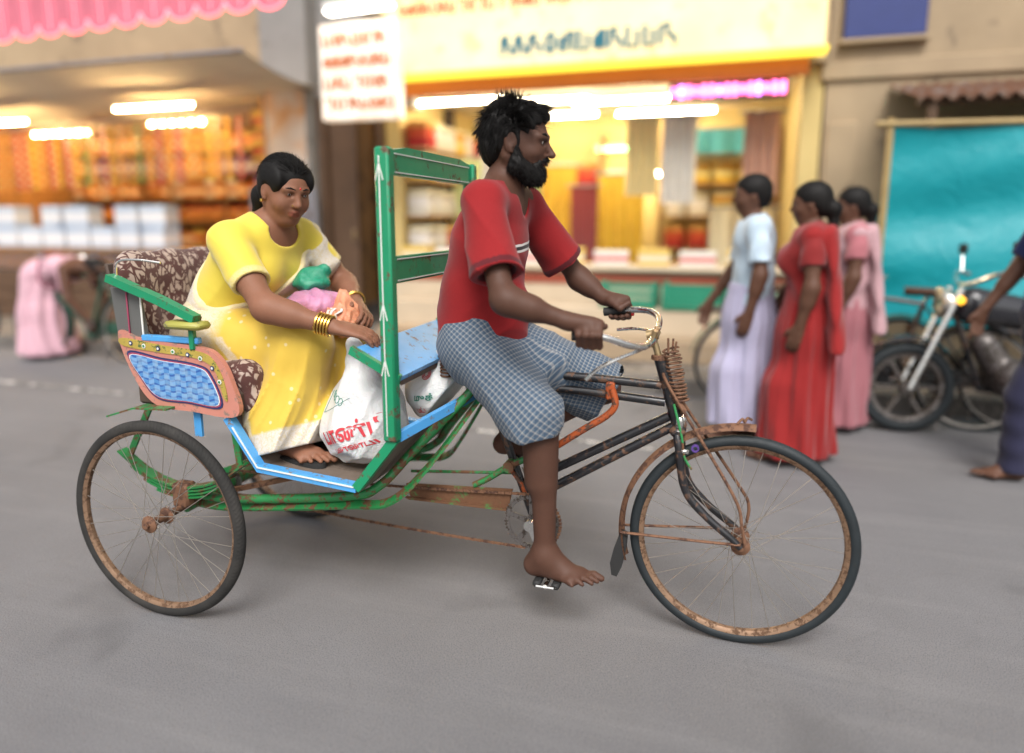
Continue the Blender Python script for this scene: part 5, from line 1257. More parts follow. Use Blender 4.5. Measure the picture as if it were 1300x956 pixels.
def sari_mat(name, a, b, motif=True):
    t = NT(name); c = t.mix(t.noise(4, 4), a, b)
    bd = t.attr('border').outputs['Fac']; v1 = t.node('TexVoronoi'); v1.inputs['Scale'].default_value = 24; t.l.new(t.co(), v1.inputs['Vector'])
    spot = t.ramp(v1.outputs['Distance'], [(.0, 1), (.13, 1), (.18, 0)])
    if motif: c = t.mix(t.math('MULTIPLY', spot, .55), c, (.72, .66, .46))
    fl = t.ramp(t.noise(70, 3, .6, dist=1.2), [(.44, 0), (.5, 1), (.56, 1), (.62, 0)])
    brd = t.mix(fl, (.62, .52, .36), (.66, .60, .54)); c = t.mix(bd, c, brd)
    t.base(c, .62, 0, .35); t.b.inputs['Sheen Weight'].default_value = .25
    t.bump(t.noise(600, 2), .2, .0006); t.crease(6.5, .6, .012, (1.2, .6, .7), (.1, .5, .4)); t.bump(t.noise(24, 4), .2, .006); return t.m
m_sari = sari_mat('yellow_sari_silk', (.62, .40, .045), (.72, .50, .075)); m_blouse = sari_mat('yellow_blouse', (.68, .52, .05), (.76, .60, .08), False)
m_pallu = sari_mat('pale_yellow_border_cloth', (.62, .50, .24), (.70, .60, .38))
# blouse
vbz = Vox((-2.02, -.40, 1.0), (-1.48, .34, 1.42), .005); torso(vbz, .010)
for q in (-1, 1):
    sv = vbz.new(); d = unit(wEL[q] - wSH[q]); e = wSH[q] + (wEL[q] - wSH[q]) * .66
    sv.cap(wSH[q], e + d * .05, .068, .062, k=.03); sv.cut(e, d); sv.cap(e - d * .03, e + d * .06, .051, .055, k=.003, op='s'); vbz.merge(sv, .03)
vbz.cut(V3(-1.86, 0, 1.095), -lean); vbz.cap(V3(-1.70, -.04, 1.30), WC + WRt @ V3(-.01, 0, -.06), .075, .085, k=.01, op='s')
vbz.ell(V3(-1.63, -.04, 1.33), (.06, .075, .05), None, .01, 's')
vbz.disp(lambda X, Y, Z: .001 - .0045 * ridge(24 * (Z * .7 - X * .7) + 2.0 * np.sin(9 * Y), .7) * np.clip((1.30 - Z) * 8, 0, 1) - .003 * ridge(30 * (Z + .6 * X) + 7 * Y, .7) * np.clip((np.abs(Y + .04) - .14) * 14, 0, 1))
def bl_border(Vt):
    o = np.zeros(len(Vt))
    for q in (-1, 1):
        d = unit(wEL[q] - wSH[q]); e = wSH[q] + (wEL[q] - wSH[q]) * .66; s_ = (Vt - e) @ d
        o = np.maximum(o, np.clip((s_ + .028) / .006, 0, 1) * (np.linalg.norm(Vt - e, axis=1) < .12) * .35)
    return o
vox_obj('blouse', vbz, m_blouse, wom, attrs={'border': bl_border}, it=1, lam=.5)
# pallu: over the far shoulder, across the back and round the waist
vp = Vox((-2.14, -.36, .90), (-1.48, .34, 1.42), .0055); torso(vp, .021)
band_n = unit(V3(.10, .62, .75)); nrm = unit(lean * .80 + V3(0, -.62, 0))
vp.cut(V3(-1.83, -.16, 1.13), unit(lean - V3(0, .95, 0))); vp.cap(V3(-1.70, -.04, 1.30), WC + WRt @ V3(-.01, 0, -.06), .085, .09, k=.01, op='s')
vp.cap(wSH[1] + V3(.03, .02, .0), wSH[1] + V3(.09, .035, -.12), .052, .060, k=.02, sq=(BD, .6))
vp.disp(lambda X, Y, Z: .002 - .006 * ridge(34 * (Z * .75 - X * .6 - Y * .7) + 1.5 * np.sin(8 * Y), .7))
vox_obj('pallu', vp, m_pallu, wom, attrs={'border': lambda Vt: np.clip((.05 - np.abs((Vt - V3(-1.83, -.16, 1.13)) @ unit(lean - V3(0, .95, 0)) + .05)) / .01, 0, 1)}, it=1, lam=.5)
# skirt drape: lap, knees and folds down to the feet
vk = Vox((-2.16, -.40, .55), (-1.28, .34, 1.16), .0055)
torso(vk, .018); vk.cut(V3(-1.86, 0, 1.06), lean)
for q in (-1, 1):
    vk.cap(wHI[q], wKN[q] + V3(-.01, 0, 0), .125, .098, k=.07); vk.cap(wKN[q] + V3(-.01, 0, 0), wAN[q] + V3(-.01, -.02 if q < 0 else .03, -.05), .096, .110, k=.07)
    vk.cap(wHI[q] + V3(.12, 0, -.02), wAN[q] + V3(-.06, 0, .03), .10, .08, k=.10)
vk.cap((-1.57, -.05, .90), (-1.52, -.09, .60), .12, .12, k=.09)
def folds(X, Y, Z):
    s_ = X * .95 + Y * .55 - .34 * (Z - .8) + .03 * np.sin(9 * Z + 6 * X)
    lo = np.clip((1.0 - Z) * 3.5, .08, 1) * np.clip((X + 1.80) * 4, .1, 1)
    return 0.009 - .030 * ridge(27 * s_ + 1.2 * np.sin(5 * Z + 7 * Y), .75) * lo - .007 * ridge(61 * s_ + 2, .8) * lo - .006 * ridge(16 * (Z + .5 * X) + 5 * Y, .7) * (1 - lo)
vk.disp(folds)
vk.cut((-1.50, -.2, .588), (.32, -.18, -1)); vk.cap((-1.50, -.21, .52), (-1.50, -.21, .62), .062, .055, k=.006, op='s'); vk.cap((-1.47, .02, .52), (-1.47, .02, .62), .06, .055, k=.006, op='s')
def hem(Vt):
    d = (Vt - V3(-1.50, -.2, .588)) @ unit(V3(.32, -.18, -1)); pl = np.clip((.022 - np.abs(Vt[:, 0] + 1.665 + .42 * (Vt[:, 2] - .8) + .012 * np.sin(40 * Vt[:, 2]))) / .006, 0, 1)
    back = np.clip((-1.74 - Vt[:, 0]) / .05, 0, 1) * .75
    return np.maximum(np.maximum(np.clip((d + .075) / .008, 0, 1) * (Vt[:, 2] < .76), pl * (Vt[:, 2] < .98) * (Vt[:, 1] < -.1) * .7), back)
vox_obj('sari_skirt', vk, m_sari, wom, attrs={'border': hem}, it=1, lam=.5)
# hair drawn back into a bun, parting, flowers
vh = Vox(WC - V3(.22, .14, .17), WC + V3(.15, .14, .18), .004)
E = lambda p, r, k=.015, op='u': vh.ell(WC + WRt @ (V3(p) * .97), V3(r) * .97, WRt, k, op)
E((-.022, 0, .042), (.1065, .0835, .0875)); [E((.014, q * .064, .046), (.060, .0185, .046), .03) for q in (-1, 1)]; E((-.06, 0, -.01), (.055, .070, .07), .03); E((-.112, -.012, -.052), (.052, .055, .052), .012); vh.cap(WC + WRt @ V3(-.12, -.02, -.09), WC + WRt @ V3(-.13, -.03, -.16), .028, .016, k=.02)
for q in (-1, 1): E((.018, q * .095, -.018), (.042, .03, .05), .008, 's')
wh = vox_obj('hair', vh, m_hair, wom, it=1)
th = rng.uniform(0, 2 * math.pi, 3600); cz_ = rng.uniform(-.25, 1, 3600); sz_ = np.sqrt(1 - cz_ ** 2); L_ = np.stack([np.cos(th) * sz_, np.sin(th) * sz_, cz_], 1)
L_ = L_[~((L_[:, 0] > .70) & (L_[:, 2] < .40)) & ~((L_[:, 2] < .15) & (L_[:, 0] > -.05)) & ~((L_[:, 2] < .25) & (L_[:, 0] > .4))]
strands('hair_strands', WC + (L_ * V3(.1055, .083, .0870) * .97 + V3(-.022, 0, .042)) @ WRt.T, (np.cross(np.cross(L_, V3(-1, 0, -.3)), L_) + L_ * .05 + rng.normal(0, .05, L_.shape)) @ WRt.T, rng.uniform(.02, .045, len(L_)), wh, m_hair, .0012, .25, curl=.05)
for q in (-1, 1):
    MB().tube([Pw(.078, q * .050, .027), Pw(.091, q * .032, .033), Pw(.096, q * .014, .028)], [.0018, .003, .002], 6).build('eyebrow', m_hair, wom)
    MB().lathe([(.0005, -.007), (.006, -.004), (.006, .004), (.0005, .007)], 10, Pw(.0, q * .086, -.040)).build('earring', m_gold, wom)
MB().lathe([(.0045, -.001), (.0035, .0012)], 10, Pw(.104, 0, .036), axis='X').build('forehead_mark', m_redlens, wom)
MB().lathe([(.0028, -.001), (.002, .0012)], 8, Pw(.1, -.0185, -.028), axis='Y').build('nose_stud', m_gold, wom)
for q, n in ((-1, 5), (1, 2)):
    d = unit(wWR[q] - wEL[q]); u = unit(np.cross(d, V3(0, 0, 1))); w = np.cross(d, u)
    for i in range(n):
        c_ = wWR[q] - d * (.012 + .0105 * i)
        MB().tube([c_ + .033 * (math.cos(a) * u + math.sin(a) * w) for a in np.linspace(0, 2 * math.pi, 24)[:-1]], .0042, 6, closed=True).build('bangle', m_gold, wom)
# sandals under her feet
for q in (-1, 1):
    f_ = unit(V3(1, -.25 if q < 0 else -.05, 0)); l_ = V3(-f_[1], f_[0], 0); c_ = wAN[q] + f_ * .045; zs = .548
    out = [(c_ + f_ * (.13 * math.cos(a)) + l_ * (.042 * math.sin(a) * (1 + .12 * math.cos(a))))[:2] for a in np.linspace(0, 2 * math.pi, 28)[:-1]]
    MB().prism([(float(a), float(b)) for a, b in out], zs - .008, zs + .010, 'Z').build('sandal', m_rubber, wom)
# ================================================================== sacks and bags carried in the rickshaw
t = NT('white_plastic_sack'); t.base(t.mix(t.noise(6, 5), (.62, .62, .62), (.76, .76, .75)), t.math('MULTIPLY_ADD', t.noise(30, 3), .25, .28), 0, .5)
t.bump(t.noise(14, 6, .65, dist=1.5), .55, .02); t.bump(t.noise(55, 4, .6, dist=.8), .35, .005)
t.b.inputs['Subsurface Weight'].default_value = .15; t.b.inputs['Subsurface Scale'].default_value = .01
m_sack = t.m
def bagmat(name, col):
    t = NT(name); t.base(t.mix(t.noise(8, 4), tuple(k * .8 for k in col), tuple(min(1, k * 1.15) for k in col)), .38, 0, .5)
    t.bump(t.noise(20, 6, .65, dist=1.6), .6, .015); t.b.inputs['Subsurface Weight'].default_value = .2; t.b.inputs['Subsurface Scale'].default_value = .01
    return t.m
m_redink = mat('red_print', (.58, .045, .06), .5, var=.2, vs=40); m_grnink = mat('green_print', (.03, .20, .14), .5, var=.2, vs=40)
FB = unit(V3(.78, 0, -.62)); FBp = V3(-1.115, 0, .617) - FB * .012
def crumple(a, f=1.0, ph=0.0):
    return lambda X, Y, Z: a * (np.abs(np.sin(19 * f * X + 11 * f * Z + 2.2 * np.sin(14 * f * Y + ph))) + .7 * np.abs(np.sin(27 * f * Z - 13 * f * X + 3 * np.sin(9 * f * X + 17 * f * Y + ph))) - .9)
va = Vox((-1.50, -.36, .53), (-.98, .14, 1.0), .0055)
va.ell((-1.265, -.15, .665), (.150, .135, .125), None, .03); va.ell((-1.245, -.15, .75), (.125, .11, .12), None, .05)
va.cap((-1.255, -.16, .82), (-1.275, -.17, .90), .075, .035, k=.05); va.cap((-1.278, -.17, .90), (-1.285, -.155, .945), .030, .035, k=.02, sq=((0, 1, 0), .6))
va.disp(crumple(.009)); va.cut((0, 0, .5495), (0, 0, -1), .012); va.cut(FBp, FB, .01)
s1 = vox_obj('sack', va, m_sack, None, (-1.26, -.15, .55), it=1, lam=.5)
tag(s1, 'bulging white plastic sack with large red lettering on the rickshaw floor', 'sack')
vb_ = Vox((-1.26, -.22, .58), (-.84, .34, 1.0), .0055)
vb_.ell((-1.045, .045, .775), (.135, .15, .12), None, .03); vb_.cap((-1.04, .04, .83), (-.995, .02, .905), .085, .05, k=.05)
vb_.disp(crumple(.008, 1.1, 2.0)); vb_.cut(FBp, FB, .01)
s2 = vox_obj('sack', vb_, m_sack, None, (-1.04, .04, .64), it=1, lam=.5)
tag(s2, 'white plastic sack with small green and red print wedged under the blue plank', 'sack')
CAMP = V3(cam_o.location)
def bvh_of(o):
    Vt, F = o_data[o.name]; return BVHTree.FromPolygons([tuple(p) for p in Vt], [tuple(map(int, f)) for f in F])
VW = V3(.42, .905, -.05)          # printing is laid on from the open side of the rickshaw
def onto(bvh, p, lift=.0048):
    d = Vector(unit(VW)); h = bvh.ray_cast(Vector(p) - d * .6, d)
    return V3(h[0]) - unit(VW) * lift if h[0] is not None else None
Xp = unit(np.cross(V3(0, 0, 1), -unit(VW)) * 1.0); 
if Xp[0] < 0: Xp = -Xp
def printed(o, bvh, text, c, h, ang, mt, name, xs=1.0):
    cu = bpy.data.curves.new('print', 'FONT'); cu.body = text; cu.size = 1.0; cu.offset = .028; to = bpy.data.objects.new('print', cu); COL.objects.link(to)
    bpy.context.view_layer.update(); me = to.to_mesh()
    P = np.array([tuple(q.co) for q in me.vertices]); F = [tuple(f.vertices) for f in me.polygons]; to.to_mesh_clear(); bpy.data.objects.remove(to); bpy.data.curves.remove(cu)
    P[:, 0] -= (P[:, 0].min() + P[:, 0].max()) / 2; P[:, 1] -= (P[:, 1].min() + P[:, 1].max()) / 2
    ca, sa = math.cos(ang), math.sin(ang); m = MB(); vs = []
    for x, y, _ in P:
        a, b = x * h * xs, y * h; q = V3(c) + Xp * (a * ca - b * sa) + V3(0, 0, 1) * (a * sa + b * ca); r = onto(bvh, q); vs.append(r if r is not None else None)
    ok = [i for i, q in enumerate(vs) if q is not None]; mp = {i: k for k, i in enumerate(ok)}
    m.add([vs[i] for i in ok], [tuple(mp[i] for i in f) for f in F if all(i in mp for i in f)])
    return m.build(name, mt, o, smooth=False)
def inked(o, bvh, pts, r, mt, name):
    Q = [onto(bvh, V3(c) , .0006) for c in pts]; Q = [q for q in Q if q is not None]
    if len(Q) > 1: MB().tube(Q, r, 4).build(name, mt, o)
b1, b2 = bvh_of(s1), bvh_of(s2)
W1 = lambda a, b: V3(-1.262, -.2, .70) + Xp * a + V3(0, 0, b)
printed(s1, b1, 'பாண்டி', W1(.035, -.012), .074, R(20), m_redink, 'red_lettering', .72)
printed(s1, b1, 'பணணபட', W1(.055, -.066), .026, R(22), m_redink, 'small_red_lettering', 1.0)
tri = [W1(-.085, .10), W1(-.098, .025), W1(-.03, .055), W1(.03, .095)]
inked(s1, b1, [p for a, b in zip(tri[:-1], tri[1:]) for p in (a + (b - a) * q for q in np.linspace(0, 1, 8))], .0012, m_grnink, 'green_triangle_line')
for k in range(4):
    cc = W1(-.055 + .017 * k, .095 - .006 * k)
    inked(s1, b1, [cc + Xp * .009 * math.cos(a) + V3(0, 0, .012 * math.sin(a)) for a in np.linspace(0, 6.28, 14)], .0014, m_grnink, 'green_emblem')
W2 = lambda a, b: V3(-1.045, -.05, .775) + Xp * a + V3(0, 0, b)
printed(s2, b2, 'முக்', W2(.01, .0), .030, R(8), m_grnink, 'green_lettering')
printed(s2, b2, 'பட்டணம்', W2(.02, -.045), .024, R(10), m_redink, 'red_lettering', .8)
for k in range(3):
    inked(s2, b2, [W2(-.005, .075) + Xp * (.008 + .005 * k) * math.cos(a) + V3(0, 0, (.008 + .005 * k) * math.sin(a)) for a in np.linspace(0, 6.28, 18)], .0016, m_redink, 'red_emblem')
def small_bag(c, r, col, label, base, extra=None, ph=0.0, cr=.008):
    c = V3(c); vz = Vox(c - V3(r) - .06, c + V3(r) + .09, .0055); vz.ell(c, r, None, .02)
    if extra: vz.cap(c + V3(0, 0, r[2] * .6), c + V3(extra), .035, .022, k=.04)
    vz.disp(crumple(cr, 1.6 if cr < .01 else 2.3, ph))
    o = vox_obj('carrier_bag', vz, bagmat(label.split()[0] + '_bag_plastic', col), None, base, it=1, lam=.5)
    return tag(o, label, 'bag')
small_bag((-1.52, -.015, 1.075), (.115, .10, .055), (.55, .25, .40), "pink plastic bag lying on the seated woman's lap", (-1.52, -.015, 1.03), None, 1.0)
small_bag((-1.565, .02, 1.145), (.075, .06, .032), (.02, .26, .15), "green plastic bag on top of the pink bag", (-1.565, .02, 1.12), (.05, .02, .05), 2.0)
pb = small_bag((-1.405, -.03, 1.02), (.075, .075, .062), (.70, .29, .16), "peach plastic bag with white stripes at the seated woman's knees", (-1.405, -.03, .97), (.0, .02, .085), 3.0, .013)
bb = bvh_of(pb)
for k in (-1, 0, 1):
    Q = [onto(bb, V3(-1.41 + .022 * k + .03 * (z - 1.02), -.1, z), .003) for z in np.linspace(.985, 1.07, 10)]; Q = [q for q in Q if q is not None]
    if len(Q) > 2: MB().strip(Q, .013, .0015, Xp).build('white_stripe', m_whitep, pb)
# ================================================================== parked cycles, a motorcycle and people along the far kerb
def cycle_proto(label, group, frame_mat):
    o = thing('bicycle', label, 'bicycle', (0, 0, 0), 0, group); L = (0, 0, 0); WL[o.name] = V3(0, 0, 0)
    for nm, x in (('front_wheel', .56), ('rear_wheel', -.52)):
        m = MB(); m.lathe([(.312, -.012), (.322, -.014), (.322, .014), (.312, .012)], 40, axis='Y', closed=True); w = m.build(nm, m_spoke, o, loc=(x, 0, .345))
        t = MB(); t.lathe([(.329 + .017 * math.cos(a), .017 * math.sin(a)) for a in np.linspace(0, 2 * math.pi, 9)[:-1]], 40, axis='Y', closed=True); t.build('tyre', m_tyre, w, loc=L)
        h = MB(); h.lathe([(.02, -.05), (.02, .05)], 10, axis='Y'); h.build('hub', m_steel, w, loc=L)
        me = MB().tube([(0, .03, .02), (0, 0, .315)], .0016, 4).mesh('spoke', m_spoke)
        for k in range(18): s = bpy.data.objects.new('spoke', me); link(s, w); s.rotation_euler = (0, 2 * math.pi * k / 18, 0)
    B, S, H0, H1 = (-.05, 0, .30), (-.20, 0, .82), (.36, 0, .88), (.41, 0, .70); m = MB()
    for a, b in ((S, H0), (B, H1), (B, S), (H0, H1)): m.tube([a, b], .016, 8)
    for q in (-1, 1):
        m.tube([B, (-.52, q * .06, .345)], .009, 6); m.tube([S, (-.52, q * .06, .345)], .008, 6); m.tube(catmull([H1, (.45, q * .05, .6), (.56, q * .055, .345)], 4), .011, 6)
    m.build('frame', frame_mat, o, loc=L)
    MB().tube(catmull([(.18, -.27, 1.0), (.3, -.26, 1.03), (.38, -.12, 1.0), (.36, 0, .98), (.38, .12, 1.0), (.3, .26, 1.03), (.18, .27, 1.0)], 5), .011, 8).build('handlebar', m_chrome, o, loc=L); MB().tube([(.36, 0, .87), (.36, 0, .98)], .012, 8).build('stem', m_chrome, o, loc=L)
    MB().grid(lambda u, w: (-.34 + .26 * w, (.09 * (1 - w) ** .6 + .018) * math.cos(2 * math.pi * u) * (1 if 0 < w < 1 else .3), .90 + .03 * math.sin(2 * math.pi * u)), 16, 10, True).build('saddle', m_leather, o, loc=L)
    MB().tube([(-.20, 0, .82), (-.225, 0, .89)], .012, 8).build('seat_post', m_chrome, o, loc=L)
    for x, a0, a1 in ((.56, 60, 200), (-.52, 0, 170)): MB().grid(lambda u, w: (x + .375 * math.cos(R(a0 + (a1 - a0) * u)), (w - .5) * .06, .345 + (.375 - .02 * (2 * w - 1) ** 2) * math.sin(R(a0 + (a1 - a0) * u))), 24, 5).build('mudguard', frame_mat, o, loc=L)
    m = MB()
    for y in (-.07, -.025, .025, .07): m.tube([(-.26, y, .74), (-.78, y, .74)], .006, 5)
    for q in (-1, 1): m.tube([(-.7, q * .07, .74), (-.52, q * .065, .345)], .006, 5)
    for x in (-.3, -.52, -.76): m.tube([(x, -.07, .74), (x, .07, .74)], .006, 5)
    m.build('carrier', m_steel, o, loc=L); MB().prism([(-.6, .29), (-.6, .40), (.02, .39), (.08, .30), (.02, .22)], -.06, -.03).build('chain_case', frame_mat, o, loc=L)
    m = MB(); m.tube([(-.05, -.08, .3), (.08, -.09, .2)], .009, 6); m.tube([(-.05, .08, .3), (-.18, .09, .4)], .009, 6); m.tube([(-.05, -.08, .3), (-.05, .08, .3)], .009, 6); m.build('crank', m_chrome, o, loc=L)
    for q, x, z in ((-1, .08, .2), (1, -.18, .4)): MB().box((x, q * .14, z), (.08, .08, .022), .005).build('pedal', m_rubber, o, loc=L)
    MB().lathe([(.02, -.004), (.03, 0), (.02, .004)], 12, (-.80, 0, .60), axis='X').build('rear_reflector', m_redlens, o, loc=L)
    MB().tube([(-.30, .05, .28), (-.34, .17, .02)], .009, 6).build('kick_stand', m_steel, o, loc=L)
    return o
m_dkgrn = mat('dark_green_cycle_paint', (.015, .07, .045), .35, var=.2, coat=.3)
def place(o, loc, rz, lean=0.0, label=None):
    o.location = loc; o.rotation_euler = (lean, 0, rz)
    if label: o['label'] = label
    return o
cy = cycle_proto('black bicycle parked at the kerb before the turquoise tarpaulin', 'bicycles parked along the kerb', m_black)
place(cy, (.98, 3.0, 0), R(168), R(4))
place(copy_tree(cy), (2.28, 3.06, 0), R(6), R(-4), 'black bicycle parked behind the motorcycle at the tarpaulin')
place(copy_tree(cy), (-3.9, 3.06, 0), R(176), R(4), 'black bicycle parked at the kerb before the dark doorway')
place(copy_tree(cy), (-8.3, 3.02, 0), R(4), R(-4), 'black bicycle parked at the kerb before the orange-lit shop counter')
cg = cycle_proto('dark green bicycle parked beside the pink sari figure', 'bicycles parked along the kerb', m_dkgrn); place(cg, (-6.05, 2.94, 0), R(183), R(5))
place(copy_tree(cg), (.55, 3.2, 0), R(12), R(5), 'dark green bicycle parked between the crates and the turquoise tarpaulin')
# motorcycle
mo = thing('motorcycle', 'black motorcycle with pale grey side box parked before the turquoise tarpaulin', 'motorcycle', (0, 0, 0)); L0 = (0, 0, 0)
m_tank = mat('black_tank_paint', (.015, .015, .02), .2, var=.2, coat=.7); m_box = mat('pale_grey_plastic', (.48, .47, .50), .45, var=.12)
for nm, x in (('front_wheel', .66), ('rear_wheel', -.60)):
    m = MB(); m.lathe([(.20, -.03), (.225, -.035), (.225, .035), (.20, .03)], 32, axis='Y', closed=True)
    for k in range(6): a = k * math.pi / 3; m.strip([(.03 * math.cos(a), 0, .03 * math.sin(a)), (.21 * math.cos(a), 0, .21 * math.sin(a))], .03, .02, (0, 1, 0))
    w = m.build(nm, m_steel, mo, loc=(x, 0, .30)); MB().lathe([(.258 + .042 * math.cos(a), .045 * math.sin(a)) for a in np.linspace(0, 2 * math.pi, 11)[:-1]], 36, axis='Y', closed=True).build('tyre', m_tyre, w, loc=L0); MB().lathe([(.04, -.06), (.04, .06)], 12, axis='Y').build('hub', m_steel, w, loc=L0)
vz = Vox((-.95, -.3, .15), (.75, .3, 1.05), .014); vz.cap((.02, 0, .80), (.30, 0, .84), .10, .12, k=.05, sq=((0, 1, 0), .8)); vox_obj('fuel_tank', vz, m_tank, mo, (0, 0, 0))
vz = Vox((-.95, -.3, .15), (.75, .3, 1.05), .014); vz.cap((-.62, 0, .80), (-.05, 0, .77), .10, .10, k=.05, sq=((0, 0, 1), .5)); vox_obj('seat', vz, m_rubber, mo, (0, 0, 0))
vz = Vox((-.95, -.3, .15), (.75, .3, 1.05), .014); vz.cap((.05, -.08, .38), (.05, .08, .38), .13, k=.03).cap((.12, 0, .45), (.22, 0, .60), .09, .08, k=.03).cap((-.15, -.06, .42), (-.15, .06, .42), .10, k=.04); vox_obj('engine', vz, m_steel, mo, (0, 0, 0))
m = MB(); m.tube([(.42, 0, .85), (.1, 0, .68), (-.3, 0, .66), (-.8, 0, .74)], .022, 8); m.tube([(.42, 0, .85), (.22, 0, .3), (-.2, 0, .28)], .02, 8)
for q in (-1, 1): m.tube([(-.2, q * .07, .30), (-.6, q * .09, .30)], .02, 8); m.tube([(-.45, q * .11, .68), (-.6, q * .11, .34)], .02, 8)
m.build('frame', m_black, mo, loc=L0); m = MB()
for q in (-1, 1): m.tube([(.40, q * .08, .95), (.66, q * .08, .30)], .02, 8)
m.build('front_fork', m_chrome, mo, loc=L0); MB().tube(catmull([(.18, -.36, 1.03), (.28, -.3, 1.05), (.36, -.1, .98), (.36, .1, .98), (.28, .3, 1.05), (.18, .36, 1.03)], 5), .014, 8).build('handlebar', m_chrome, mo, loc=L0)
MB().lathe([(.03, -.09), (.085, -.02), (.095, .03), (.07, .04)], 16, (.47, 0, .86), axis='X').build('headlight', m_chrome, mo, loc=L0)
for q in (-1, 1):
    MB().lathe([(.012, -.02), (.028, 0), (.012, .02)], 10, (.44, q * .17, .88), axis='X').build('indicator', glow('amber_indicator', (1.0, .45, .03), 1.5), mo, loc=L0); MB().tube([(.26, q * .28, 1.05), (.24, q * .34, 1.17)], .006, 6).build('mirror_stalk', m_chrome, mo, loc=L0)
    MB().box((.235, q * .35, 1.20), (.02, .11, .07), .015).build('mirror', m_rubber, mo, loc=L0); MB().box((-.52, q * .20, .56), (.38, .14, .26), .04).build('side_box', m_box, mo, loc=L0); MB().tube([(.12, q * .12, .3), (-.1, q * .14, .26), (-.75, q * .15, .30)], [.02, .025, .04], 10).build('exhaust', m_chrome, mo, loc=L0)
MB().box((-.84, 0, .70), (.04, .14, .07), .015).build('tail_light', m_redlens, mo, loc=L0)
for x, a0, a1 in ((.66, 30, 160), (-.60, 20, 160)): MB().grid(lambda u, w: (x + .345 * math.cos(R(a0 + (a1 - a0) * u)), (w - .5) * .13, .30 + (.345 - .03 * (2 * w - 1) ** 2) * math.sin(R(a0 + (a1 - a0) * u))), 20, 7).build('mudguard', m_tank, mo, loc=L0)
MB().tube([(-.05, .08, .25), (-.1, .26, .02)], .012, 6).build('side_stand', m_steel, mo, loc=L0)
place(mo, (1.72, 2.82, 0), R(187), R(3))
